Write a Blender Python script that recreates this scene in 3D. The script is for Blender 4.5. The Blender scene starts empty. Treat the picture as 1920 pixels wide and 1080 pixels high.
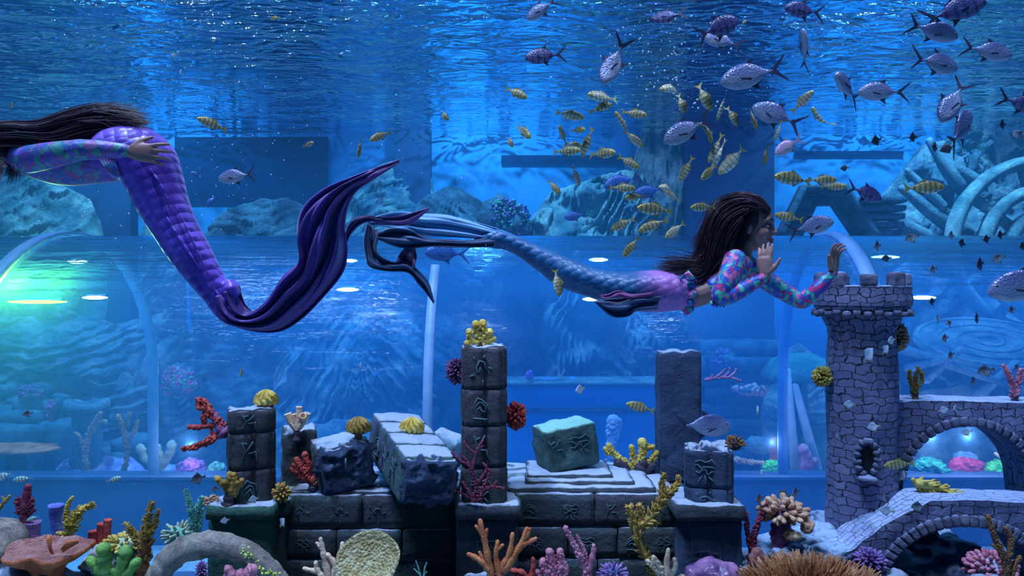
import bpy, math, random
import numpy as np
from mathutils import Vector, Matrix, noise, Euler

scene = bpy.context.scene
COL = scene.collection
F = 1387.0        # focal length in pixels of the 1920 wide frame
HC = 3.11         # camera height above the tank floor
PI = math.pi
def at(px, py, Y):
    return Vector(((px - 960) / F * Y, Y, HC - (py - 540) / F * Y))
def m_(n, Y):
    return n / F * Y

def tag(o, label=None, cat=None, group=None, kind=None):
    if label: o['label'] = label
    if cat: o['category'] = cat
    if group: o['group'] = group
    if kind: o['kind'] = kind
    return o
def empty(name, loc, label=None, cat=None, group=None):
    o = bpy.data.objects.new(name, None)
    o.empty_display_size = 0.1
    COL.objects.link(o); o.location = loc
    return tag(o, label, cat, group)
def wloc(o):
    v = Vector((0, 0, 0))
    while o is not None:
        v = v + o.location; o = o.parent
    return v

class MB:
    def __init__(s):
        s.v = []; s.f = []; s.uv = []; s.hasuv = False
    def add(s, verts, faces, uvs=None):
        b = len(s.v)
        s.v.extend([Vector(p) for p in verts])
        s.f.extend([tuple(i + b for i in f) for f in faces])
        if uvs is None: s.uv.extend([(0.0, 0.0)] * len(verts))
        else: s.uv.extend(uvs); s.hasuv = True
        return s
    def grid(s, rows, closed_u=False, caps=False, uvs=None):
        """rows: list of rings (lists of points) joined in order"""
        n = len(rows[0]); verts = [p for r in rows for p in r]; faces = []
        for i in range(len(rows) - 1):
            for j in range(n if closed_u else n - 1):
                k = (j + 1) % n
                faces.append((i * n + j, i * n + k, (i + 1) * n + k, (i + 1) * n + j))
        if caps:
            faces.append(tuple(range(n - 1, -1, -1)))
            faces.append(tuple((len(rows) - 1) * n + j for j in range(n)))
        return s.add(verts, faces, uvs)
    def tube(s, pts, rad, seg=8, flat=1.0, rough=0.0, cap=True, seed=0, flute=None):
        """pts: Vectors, rad: radius per point; flat: depth radius / in-plane radius (or list)"""
        pts = [Vector(p) for p in pts]; n = len(pts)
        if not hasattr(rad, '__len__'): rad = [rad] * n
        if not hasattr(flat, '__len__'): flat = [flat] * n
        rows = []; prevB = None
        for i in range(n):
            t = (pts[min(i + 1, n - 1)] - pts[max(i - 1, 0)])
            if t.length < 1e-9: t = Vector((0, 0, 1))
            t.normalize()
            ref = Vector((0, 1, 0)) if abs(t.y) < 0.93 else Vector((1, 0, 0))
            if prevB is not None: ref = prevB
            B = ref - t * ref.dot(t)
            if B.length < 1e-4: B = t.orthogonal()
            B.normalize(); prevB = B
            N = t.cross(B)
            ring = []
            for j in range(seg):
                a = 2 * PI * j / seg
                r = rad[i]
                d = N * math.cos(a) + B * (math.sin(a) * flat[i])
                if flute: r = r * (1 + flute[1] * math.cos(flute[0] * a))
                p = pts[i] + d * r
                if rough:
                    p = p + d * (noise.noise(p * (0.9 / max(rad[i], 1e-3)) + Vector((seed, 0, 0))) * rough * rad[i])
                ring.append(p)
            rows.append(ring)
        if cap:
            # rounded ends
            t0 = (pts[0] - pts[1]).normalized(); t1 = (pts[-1] - pts[-2]).normalized()
            r0 = [pts[0] + (p - pts[0]) * 0.6 + t0 * rad[0] * 0.55 for p in rows[0]]
            r1 = [pts[-1] + (p - pts[-1]) * 0.6 + t1 * rad[-1] * 0.55 for p in rows[-1]]
            r2 = [pts[-1] + (p - pts[-1]) * 0.2 + t1 * rad[-1] * 0.75 for p in rows[-1]]
            rows = [r0] + rows + [r1, r2]
        s.grid(rows, closed_u=True, caps=cap)
        return s
    def box(s, c, size, rot=None, jit=0.0):
        hx, hy, hz = size[0] / 2, size[1] / 2, size[2] / 2
        vs = []
        for z in (-hz, hz):
            for x, y in ((-hx, -hy), (hx, -hy), (hx, hy), (-hx, hy)):
                p = Vector((x, y, z))
                if jit: p += Vector((random.uniform(-jit, jit), random.uniform(-jit, jit), random.uniform(-jit, jit)))
                if rot is not None: p = rot @ p
                vs.append(p + Vector(c))
        s.add(vs, [(3, 2, 1, 0), (4, 5, 6, 7), (0, 1, 5, 4), (1, 2, 6, 5), (2, 3, 7, 6), (3, 0, 4, 7)])
        return s
    def block(s, c, size, cell=0.03, rough=0.004, topj=0.0, rot=None, nscale=9.0, seed=0.0, round_=0.012):
        """a subdivided stone block with worn, displaced faces; topj: broken top"""
        sx, sy, sz = size
        nx, ny, nz = [max(2, int(round(d / cell))) for d in size]
        idx = {}; verts = []; faces = []
        def V(i, j, k):
            key = (i, j, k)
            if key in idx: return idx[key]
            x, y, z = (i / nx - .5) * sx, (j / ny - .5) * sy, (k / nz - .5) * sz
            # round corners
            q = [x, y, z]; h = (sx / 2, sy / 2, sz / 2)
            inner = [max(-(h[a] - round_), min(h[a] - round_, q[a])) for a in range(3)]
            d = Vector(q) - Vector(inner)
            if d.length > round_: d = d.normalized() * round_
            p = Vector(inner) + d
            o = p * nscale + Vector((seed, seed * 1.7, -seed))
            nv = noise.fractal(o, 0.8, 2.1, 3)
            dn = Vector((p.x / sx, p.y / sy, p.z / sz)); m = max(abs(dn.x), abs(dn.y), abs(dn.z))
            dirv = Vector((dn.x if abs(dn.x) > .49 * 1 else 0, dn.y if abs(dn.y) > .49 else 0, dn.z if abs(dn.z) > .49 else 0))
            if dirv.length > 0: p = p + dirv.normalized() * nv * rough
            if topj and k == nz:
                p.z += (noise.fractal(Vector((p.x * 7 + seed, p.y * 7, seed)), 1, 2, 4)) * topj
            elif topj and k == nz - 1:
                p.z += (noise.fractal(Vector((p.x * 7 + seed, p.y * 7, seed)), 1, 2, 4)) * topj * .6
            if rot is not None: p = rot @ p
            verts.append(p + Vector(c)); idx[key] = len(verts) - 1
            return idx[key]
        for i in range(nx):
            for j in range(ny):
                faces.append((V(i, j, 0), V(i, j + 1, 0), V(i + 1, j + 1, 0), V(i + 1, j, 0)))
                faces.append((V(i, j, nz), V(i + 1, j, nz), V(i + 1, j + 1, nz), V(i, j + 1, nz)))
        for i in range(nx):
            for k in range(nz):
                faces.append((V(i, 0, k), V(i + 1, 0, k), V(i + 1, 0, k + 1), V(i, 0, k + 1)))
                faces.append((V(i, ny, k), V(i, ny, k + 1), V(i + 1, ny, k + 1), V(i + 1, ny, k)))
        for j in range(ny):
            for k in range(nz):
                faces.append((V(0, j, k), V(0, j, k + 1), V(0, j + 1, k + 1), V(0, j + 1, k)))
                faces.append((V(nx, j, k), V(nx, j + 1, k), V(nx, j + 1, k + 1), V(nx, j, k + 1)))
        return s.add(verts, faces)
    def ball(s, c, r, seg=10, rings=7, rough=0.0, rot=None, nscale=None, seed=0.0, clip=None):
        """ellipsoid, r = float or (rx, ry, rz)"""
        if not hasattr(r, '__len__'): r = (r, r, r)
        c = Vector(c); rows = []
        sc = nscale if nscale else 1.0 / max(r)
        for i in range(rings + 1):
            th = PI * i / rings
            ring = []
            for j in range(seg):
                a = 2 * PI * j / seg
                d = Vector((math.sin(th) * math.cos(a), math.sin(th) * math.sin(a), -math.cos(th)))
                k = 1.0
                if rough: k += rough * noise.fractal(Vector((d.x * r[0], d.y * r[1], d.z * r[2])) * sc + Vector((seed, seed, 0)), .8, 2.0, 3)
                p = Vector((d.x * r[0] * k, d.y * r[1] * k, d.z * r[2] * k))
                if rot is not None: p = rot @ p
                ring.append(c + p)
            rows.append(ring)
        # merge poles
        n = seg
        verts = [rows[0][0]] + [p for r_ in rows[1:-1] for p in r_] + [rows[-1][0]]
        faces = []
        for j in range(n): faces.append((0, 1 + (j + 1) % n, 1 + j))
        for i in range(rings - 2):
            for j in range(n):
                k = (j + 1) % n
                faces.append((1 + i * n + j, 1 + i * n + k, 1 + (i + 1) * n + k, 1 + (i + 1) * n + j))
        last = len(verts) - 1; b = 1 + (rings - 2) * n
        for j in range(n): faces.append((b + j, b + (j + 1) % n, last))
        return s.add(verts, faces)
    def build(s, name, mat, parent=None, smooth=True, loc=None, mods=None, local=False, angle=None):
        me = bpy.data.meshes.new(name)
        if parent is not None: org = wloc(parent)
        elif loc is not None: org = Vector(loc)
        else: org = Vector((0, 0, 0))
        if local: org = Vector((0, 0, 0))
        me.from_pydata([tuple(p - org) for p in s.v], [], s.f)
        if s.hasuv:
            uvl = me.uv_layers.new(name='UVMap')
            li = np.empty(len(me.loops), dtype=np.int32); me.loops.foreach_get('vertex_index', li)
            uvl.data.foreach_set('uv', np.array(s.uv, dtype=np.float32)[li].ravel())
        if smooth: me.polygons.foreach_set('use_smooth', [True] * len(me.polygons))
        me.materials.append(mat)
        me.update()
        o = bpy.data.objects.new(name, me); COL.objects.link(o)
        if parent is not None: o.parent = parent
        elif loc is not None: o.location = loc
        if angle and smooth:
            try: me.set_sharp_from_angle(angle=math.radians(angle))
            except Exception: pass
        for m in (mods or []):
            md = o.modifiers.new(m[0], m[0])
            for k, val in m[1].items(): setattr(md, k, val)
        return o

def spline(pts, n):
    """Catmull-Rom through a list of tuples of any length, n samples"""
    P = [np.array(p, dtype=float) for p in pts]
    if len(P) == 2: return [tuple(P[0] + (P[1] - P[0]) * i / (n - 1)) for i in range(n)]
    out = []
    for i in range(n):
        t = i / (n - 1) * (len(P) - 1); k = min(int(t), len(P) - 2); u = t - k
        p0 = P[k - 1] if k > 0 else 2 * P[k] - P[k + 1]
        p1 = P[k]; p2 = P[k + 1]
        p3 = P[k + 2] if k + 2 < len(P) else 2 * P[k + 1] - P[k]
        out.append(tuple(0.5 * ((2 * p1) + (-p0 + p2) * u + (2 * p0 - 5 * p1 + 4 * p2 - p3) * u * u + (-p0 + 3 * p1 - 3 * p2 + p3) * u ** 3)))
    return out

def lin(c):
    """'rrggbb' sRGB hex to linear"""
    out = []
    for i in (0, 2, 4):
        v = int(c[i:i + 2], 16) / 255
        out.append(v / 12.92 if v <= 0.04045 else ((v + 0.055) / 1.055) ** 2.4)
    return (*out, 1.0)

class NT:
    """small node-tree helper"""
    def __init__(s, name):
        s.m = bpy.data.materials.new(name); s.m.use_nodes = True
        s.t = s.m.node_tree; s.t.nodes.clear()
        s.out = s.t.nodes.new('ShaderNodeOutputMaterial')
    def n(s, kind, **kw):
        nd = s.t.nodes.new('ShaderNode' + kind)
        ins = kw.pop('ins', {})
        for k, v in kw.items(): setattr(nd, k, v)
        for k, v in ins.items():
            if isinstance(v, bpy.types.NodeSocket): s.t.links.new(v, nd.inputs[k])
            else: nd.inputs[k].default_value = v
        return nd
    def link(s, a, b): s.t.links.new(a, b)
    def ramp(s, fac, stops, interp='LINEAR'):
        r = s.n('ValToRGB'); s.link(fac, r.inputs[0]); e = r.color_ramp.elements
        r.color_ramp.interpolation = interp
        e[0].position, e[0].color = stops[0]; e[1].position, e[1].color = stops[-1]
        for p, c in stops[1:-1]:
            x = e.new(p); x.color = c
        return r.outputs[0]
    def math(s, op, a, b=None, clamp=False):
        nd = s.n('Math', operation=op, use_clamp=clamp)
        for i, v in enumerate((a, b)):
            if v is None: continue
            if isinstance(v, bpy.types.NodeSocket): s.link(v, nd.inputs[i])
            else: nd.inputs[i].default_value = v
        return nd.outputs[0]
    def mix(s, fac, a, b, blend='MIX'):
        nd = s.n('Mix', data_type='RGBA', blend_type=blend)
        for sock, v in ((nd.inputs[0], fac), (nd.inputs[6], a), (nd.inputs[7], b)):
            if isinstance(v, bpy.types.NodeSocket): s.link(v, sock)
            else: sock.default_value = v
        return nd.outputs[2]
    def coord(s, which='Object', scale=(1, 1, 1), rot=(0, 0, 0), loc=(0, 0, 0)):
        tc = s.n('TexCoord'); mp = s.n('Mapping')
        s.link(tc.outputs[which], mp.inputs[0])
        mp.inputs['Scale'].default_value = scale; mp.inputs['Rotation'].default_value = rot; mp.inputs['Location'].default_value = loc
        return mp.outputs[0]
    def noise(s, vec, scale, detail=3, rough=.55, dist=0.0):
        nd = s.n('TexNoise', ins={'Scale': scale, 'Detail': detail, 'Roughness': rough, 'Distortion': dist}); s.link(vec, nd.inputs['Vector'])
        return nd.outputs['Fac']
    def voro(s, vec, scale, feature='F1', out='Distance', rnd=1.0):
        nd = s.n('TexVoronoi', feature=feature, ins={'Scale': scale, 'Randomness': rnd}); s.link(vec, nd.inputs['Vector'])
        return nd.outputs[out]
    def bump(s, h, strength=.5, dist=.01, prev=None):
        nd = s.n('Bump', ins={'Strength': strength, 'Distance': dist}); s.link(h, nd.inputs['Height'])
        if prev is not None: s.link(prev, nd.inputs['Normal'])
        return nd.outputs[0]
    def pbr(s, color, rough=.6, normal=None, **kw):
        p = s.n('BsdfPrincipled')
        for k, v in [('Base Color', color), ('Roughness', rough)] + ([('Normal', normal)] if normal is not None else []) + list(kw.items()):
            if isinstance(v, bpy.types.NodeSocket): s.link(v, p.inputs[k])
            else: p.inputs[k].default_value = v
        s.link(p.outputs[0], s.out.inputs[0])
        return p

def mk(name, c1, c2=None, scale=12, rough=.7, bump=.4, bscale=40, bdist=.006, detail=4, lo=.35, hi=.65, stretch=(1, 1, 1), voro=0, **kw):
    m = NT(name); v = m.coord('Object', stretch)
    c1 = lin(c1); col = c1
    if c2: col = m.ramp(m.noise(v, scale, detail), [(lo, c1), (hi, lin(c2))])
    nrm = None
    if bump:
        h = m.noise(v, bscale, detail)
        if voro: h = m.math('ADD', h, m.math('MULTIPLY', m.voro(v, voro), -1.2))
        nrm = m.bump(h, bump, bdist)
    m.pbr(col, rough, nrm, **kw)
    return m.m
# ------------------------------------------------------------------ camera
cam_d = bpy.data.cameras.new('camera'); cam = bpy.data.objects.new('camera', cam_d); COL.objects.link(cam)
cam.location = (0, 0, HC); cam.rotation_euler = (PI / 2, 0, 0)
cam_d.sensor_width = 36; cam_d.lens = 36 * F / 1920; cam_d.clip_end = 100; cam_d.clip_start = .05
scene.camera = cam
scene.view_settings.view_transform = 'Standard'
scene.view_settings.look = 'None'; scene.view_settings.gamma = 1; scene.view_settings.exposure = 0.05
scene.view_settings.use_curve_mapping = False
cy = scene.cycles
cy.use_denoising = True; cy.max_bounces = 6; cy.diffuse_bounces = 2; cy.glossy_bounces = 3; cy.transmission_bounces = 4
cy.transparent_max_bounces = 14; cy.volume_bounces = 0; cy.sample_clamp_indirect = 4; cy.caustics_reflective = False; cy.caustics_refractive = False

w = bpy.data.worlds.new('world'); scene.world = w; w.use_nodes = True
w.node_tree.nodes['Background'].inputs[0].default_value = (0.03, 0.20, 0.50, 1)
w.node_tree.nodes['Background'].inputs[1].default_value = 0.45

def light(name, kind, loc, energy, color, rot=(0, 0, 0), **kw):
    d = bpy.data.lights.new(name, kind); d.energy = energy; d.color = color
    for k, v in kw.items(): setattr(d, k, v)
    o = bpy.data.objects.new(name, d); COL.objects.link(o); o.location = loc; o.rotation_euler = rot
    return o
def aim(o, target):
    o.rotation_euler = (Vector(target) - o.location).to_track_quat('-Z', 'Y').to_euler(); return o

# lamps of the hall above the water
light('sun_overhead', 'SUN', (0, 0, 9), 3.6, (.40, .58, 1.0), (math.radians(12), math.radians(-18), 0), angle=math.radians(9))
SURF = HC + 2.6
def spot(name, loc, target, e, col, size=60, blend=.7, rad=.15):
    o = light(name, 'SPOT', loc, e, col, spot_size=math.radians(size), spot_blend=blend, shadow_soft_size=rad); aim(o, target); return o
spot('spot_over_ruins', (-2.2, 3.9, 8.8), (-1.6, 4.3, 1.6), 1500, (.70, .78, 1.0), 62)
spot('spot_over_castle', (2.6, 3.6, 8.8), (2.3, 4.5, 1.6), 1300, (.60, .70, 1.0), 60)
spot('spot_front_fill', (-.5, 2.2, 8.0), (0, 4.3, 1.2), 450, (.85, .82, 1.0), 80)
spot('spot_back_left', (-6, 10.3, 8.6), (-5.6, 11.2, 1.5), 2700, (.20, .70, 1.0), 85)
spot('spot_back_mid', (-.5, 10.3, 8.6), (-.5, 11.2, 1.5), 2700, (.18, .68, 1.0), 88)
spot('spot_back_right', (6, 10.3, 8.6), (6.0, 11.2, 1.8), 2700, (.20, .70, 1.0), 85)

# ------------------------------------------------------------------ the tank
YB = 12.6
def mat_floor():
    m = NT('blue_gravel'); v = m.coord('Object')
    col = m.ramp(m.noise(v, 60, 3), [(.35, lin('7f9fb0')), (.7, lin('d8e6ee'))])
    m.pbr(col, .9, m.bump(m.noise(v, 90, 4), .8, .02)); return m.m
M_floor = mat_floor()
mb = MB(); n = 60
rows = [[Vector((x, y, .06 * noise.noise(Vector((x * .6, y * .6, 3))))) for x in np.linspace(-13, 13, n)] for y in np.linspace(-.5, YB + .3, 40)]
mb.grid(rows); tag(mb.build('floor', M_floor), kind='structure')

M_wallblue = mk('painted_blue_wall', '3590d4', '2a80c4', 1.2, .8, .25, 2.5, .05)
M_wallnavy = mk('navy_wall', '0b3468', '082a5c', 1.5, .8, .1, 2)
def wallbox(name, x0, x1, y0, y1, z0, z1, mat, kind='structure', parent=None, lab=None):
    b = MB().box(((x0 + x1) / 2, (y0 + y1) / 2, (z0 + z1) / 2), (x1 - x0, y1 - y0, z1 - z0))
    o = b.build(name, mat, parent, smooth=False)
    if kind: o['kind'] = kind
    return o
wallbox('wall_back', -13, 13, YB, YB + .3, -.3, 9, M_wallblue)
wallbox('wall_left', -13.3, -13, -.6, YB, -.3, 9, M_wallblue)
wallbox('wall_right', 13, 13.3, -.6, YB, -.3, 9, M_wallblue)
def bx(px, Y=YB): return (px - 960) / F * Y
def bz(py, Y=YB): return HC - (py - 540) / F * Y
# piers and recessed viewing windows on the back wall
M_glassdark = mk('dark_window_glass', '04204e', None, rough=.25, bump=0)
wi = 0
for (x0, x1, y0, y1, mt) in [(330, 616, 258, 379, M_glassdark), (-60, 140, 250, 330, M_wallnavy), (940, 1165, 292, 306, M_glassdark), (1490, 1692, 284, 291, M_glassdark)]:
    wi += 1
    wallbox('window_%d' % wi, bx(x0), bx(x1), YB - .05, YB + .02, bz(y1), max(bz(y0), 0) if y0 > 210 else SURF + .5, mt)
for i, (x0, x1, d) in enumerate([(140, 245, .25), (740, 806, .3), (1292, 1452, .9)]):
    wallbox('trim_%d' % (i + 1), bx(x0, YB - d), bx(x1, YB - d), YB - d, YB, 0, SURF + .6, M_wallnavy)

# ------------------------------------------------------------------ water surface seen from below
R0_ = math.radians(6)
def mat_surface():
    m = NT('water_surface')
    v = m.coord('Object', (1.0, 2.2, 1), (0, 0, R0_))
    n1 = m.noise(v, 1.7, 2, .5, .8); n2 = m.noise(v, .6, 1, .5, .4); n3 = m.noise(v, 4.2, 2, .5, .5)
    r1 = m.math('ABSOLUTE', m.math('SUBTRACT', n1, .5))
    h = m.math('ADD', m.math('ADD', m.math('MULTIPLY', n1, .5), m.math('MULTIPLY', r1, -1.1)), m.math('ADD', m.math('MULTIPLY', n2, 1.3), m.math('MULTIPLY', n3, .16)))
    nrm = m.bump(h, 1.0, .22)
    geo = m.n('NewGeometry')
    dot = m.n('VectorMath', operation='DOT_PRODUCT'); m.link(geo.outputs['Incoming'], dot.inputs[0]); m.link(nrm, dot.inputs[1])
    a = m.math('ABSOLUTE', dot.outputs['Value'])
    fac = m.n('MapRange', interpolation_type='SMOOTHSTEP', ins={'From Min': .55, 'From Max': .75, 'To Min': 1.0, 'To Max': .08}); m.link(a, fac.inputs[0])
    gl = m.n('BsdfGlossy', ins={'Color': (.80, .96, 1.0, 1), 'Roughness': .02, 'Normal': nrm})
    tr = m.n('BsdfTransparent', ins={'Color': (.80, .93, 1.0, 1)})
    mx = m.n('MixShader'); m.link(fac.outputs[0], mx.inputs[0]); m.link(tr.outputs[0], mx.inputs[1]); m.link(gl.outputs[0], mx.inputs[2])
    m.link(mx.outputs[0], m.out.inputs[0]); return m.m
mb = MB(); mb.add([(-13, -.6, SURF), (13, -.6, SURF), (13, YB, SURF), (-13, YB, SURF)], [(3, 2, 1, 0)])
tag(mb.build('water_surface', mat_surface(), smooth=False), kind='structure')

# water body: light is scattered and absorbed on its way
def mat_water():
    m = NT('tank_water')
    sc = m.n('VolumeScatter', ins={'Color': (.14, .55, 1.0, 1), 'Density': WATER_S, 'Anisotropy': .3})
    ab = m.n('VolumeAbsorption', ins={'Color': (.25, .62, 1.0, 1), 'Density': WATER_A})
    ad = m.n('AddShader'); m.link(sc.outputs[0], ad.inputs[0]); m.link(ab.outputs[0], ad.inputs[1]); m.link(ad.outputs[0], m.out.inputs['Volume'])
    return m.m
WATER_S, WATER_A = .03, .05
mb = MB().box((0, (5.2 + YB) / 2, SURF / 2), (25.9, YB - 5.2, SURF - .02))
tag(mb.build('water_body', mat_water(), smooth=False), kind='structure')

# ------------------------------------------------------------------ walk-through tunnel
TY, TR, TZ, TB = 7.4, 1.6, 2.03, .81
def arch(n=28, off=0.0, y0=None):
    pts = [(TY - TR - off, TB)]
    pts += [(TY - TR - off, TB + (TZ - TB) * .5)]
    for i in range(n + 1):
        a = PI - PI * i / n
        pts.append((TY + (TR + off) * math.cos(a), TZ + (TR + off) * math.sin(a)))
    pts += [(TY + TR + off, TB + (TZ - TB) * .5), (TY + TR + off, TB)]
    return pts
def mat_acrylic():
    m = NT('clear_acrylic')
    v = m.coord('Object', (.35, 4, 4)); nrm = m.bump(m.noise(v, 3, 4, .65, .6), .6, .03)
    fr = m.n('Fresnel', ins={'IOR': 1.15, 'Normal': nrm})
    gl = m.n('BsdfGlossy', ins={'Color': (.8, .92, 1, 1), 'Roughness': .12, 'Normal': nrm})
    df = m.n('BsdfTranslucent', ins={'Color': (.10, .42, 1.0, 1)})
    tr = m.n('BsdfTransparent', ins={'Color': (.80, .90, 1.0, 1)})
    m1 = m.n('MixShader', ins={'Fac': .16}); m.link(tr.outputs[0], m1.inputs[1]); m.link(df.outputs[0], m1.inputs[2])
    m2 = m.n('MixShader'); m.link(fr.outputs[0], m2.inputs[0]); m.link(m1.outputs[0], m2.inputs[1]); m.link(gl.outputs[0], m2.inputs[2])
    m.link(m2.outputs[0], m.out.inputs[0]); return m.m
M_acr = mat_acrylic()
tun = empty('acrylic_tunnel', (0, TY, 0), 'long clear acrylic walk-through tunnel arching across the tank behind the ruins', 'tunnel')
mb = MB(); A = arch()
mb.grid([[Vector((x, y, z)) for (y, z) in A] for x in np.linspace(-12.9, 12.9, 3)])
mb.build('acrylic_shell', M_acr, tun)
M_band = mk('frosted_joint', '9fd0ff', '86bdf6', 6, .45, .1, 20, Alpha=.72)
def ring(x, wd, nearonly=None, th=.03, k=0):
    b = MB(); rows = []
    for (dx, off) in ((-wd / 2, .012), (wd / 2, .012), (wd / 2, .012 + th), (-wd / 2, .012 + th)):
        pts = arch(28, off)
        if nearonly == 'near': pts = [p for p in pts if p[0] < TY - .45 and p[1] < 3.36]
        rows.append([Vector((x + dx + k * (y - TY), y, z)) for (y, z) in pts])
    rows.append(rows[0]); b.grid(rows)
    return b
ring(-4.38, .12).build('joint_ring', M_band, tun)
ring(3.14, .12, k=.1).build('joint_ring', M_band, tun)
ring(-.66, .075, 'near').build('joint_ring', M_band, tun)
M_ledge = mk('blue_ledge_concrete', '46648c', '38527a', 2.2, .8, .2, 8)
for (y0, y1) in ((TY - TR - .16, TY - TR + .1), (TY + TR - .1, TY + TR + .16)):
    b = MB().box((0, (y0 + y1) / 2, TB / 2), (25.8, y1 - y0, TB)); b.build('base_wall', M_ledge, tun, smooth=False)
    b = MB().box((0, (y0 + y1) / 2, TB + .012), (25.8, y1 - y0 + .06, .035)); b.build('base_coping', M_ledge, tun, smooth=False)
# added glowing strips in place of lamp reflections on the acrylic
def mat_emit(name, col, s):
    m = NT(name); e = m.n('Emission', ins={'Color': (*col, 1), 'Strength': s}); m.link(e.outputs[0], m.out.inputs[0]); return m.m
M_reflw = mat_emit('reflection_white', (.5, .9, 1.0), 6); M_reflg = mat_emit('reflection_green', (.55, 1.0, .10), 3.2)
M_reflback = mk('reflection_backing', '1f4f96', None, rough=.5, bump=0)
REFLECTIONS = [(652, 489, 34, 'w', 'glowing strip as white lamp reflection just right of the purple tail fin, the upper one'), (652, 543, 40, 'w', 'glowing strip as white lamp reflection beside the purple tail fin, the lower one'),
         (1122, 487, 34, 'w', 'glowing strip as white lamp reflection above the blue tail'), (1108, 561, 30, 'w', 'glowing strip as white lamp reflection peeking out under the blue tail'),
         (1660, 482, 52, 'w', 'glowing white lamp in the tunnel right of the mermaid\'s raised hand'), (1730, 558, 48, 'w', 'glowing strip as white lamp reflection right of the castle battlements'),
         (145, 491, 36, 'w', 'small glowing strip as white lamp reflection above the green glow'), (70, 566, 110, 'g', 'long glowing strip as green-yellow lamp reflection at the left end of the tunnel'), (178, 558, 46, 'w', 'glowing strip as white lamp reflection beside the long green one')]
for (px, py, wpx, kind, lab) in REFLECTIONS:
    Y = 7.9; p = at(px, py, Y); wd = m_(wpx, Y)
    t = empty('lamp_reflection', p, lab, 'reflection', 'lamp reflections on the tunnel acrylic')
    MB().tube([p + Vector((-wd / 2, 0, 0)), p + Vector((-wd * .2, 0, 0)), p + Vector((wd * .2, 0, 0)), p + Vector((wd / 2, 0, 0))], [.007, .02, .02, .007], 10).build('reflection_strip', M_reflg if kind == 'g' else M_reflw, t)
    MB().box(p + Vector((0, .045, .03)), (wd * .8, .05, .02)).build('reflection_backing', M_reflback, t, smooth=False)  # added backing behind each reflection strip
light('green_glow', 'POINT', at(40, 548, 6.35), 60, (.45, 1, .04), shadow_soft_size=.1); light('green_glow', 'POINT', at(120, 555, 6.4), 30, (.45, 1, .04), shadow_soft_size=.1)  # added point lights for the green halo on the acrylic
for px in (652, 1120, 1700): light('tunnel_glow', 'POINT', at(px, 500, 7.9), 60, (.1, .5, 1), shadow_soft_size=.1)  # added point lights beside the glowing strips
for x in (-5, -1.5, 2, 5.5): light('tunnel_fill', 'POINT', (x, 7.6, 2.9), 55, (.09, .50, 1), shadow_soft_size=.25)  # added point lights to brighten the tunnel and what lies behind

for (x, y, Y, e) in ((1745, 820, 9.0, 16), (1815, 818, 9.0, 18), (1880, 825, 9.0, 12), (1448, 830, 9.0, 8), (358, 835, 9.0, 14), (335, 690, 10.0, 14)):
    light('reef_accent', 'POINT', at(x, y, Y), e, (1, .82, .8), shadow_soft_size=.06)  # added pale point lights so the bright rocks keep their reds
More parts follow.
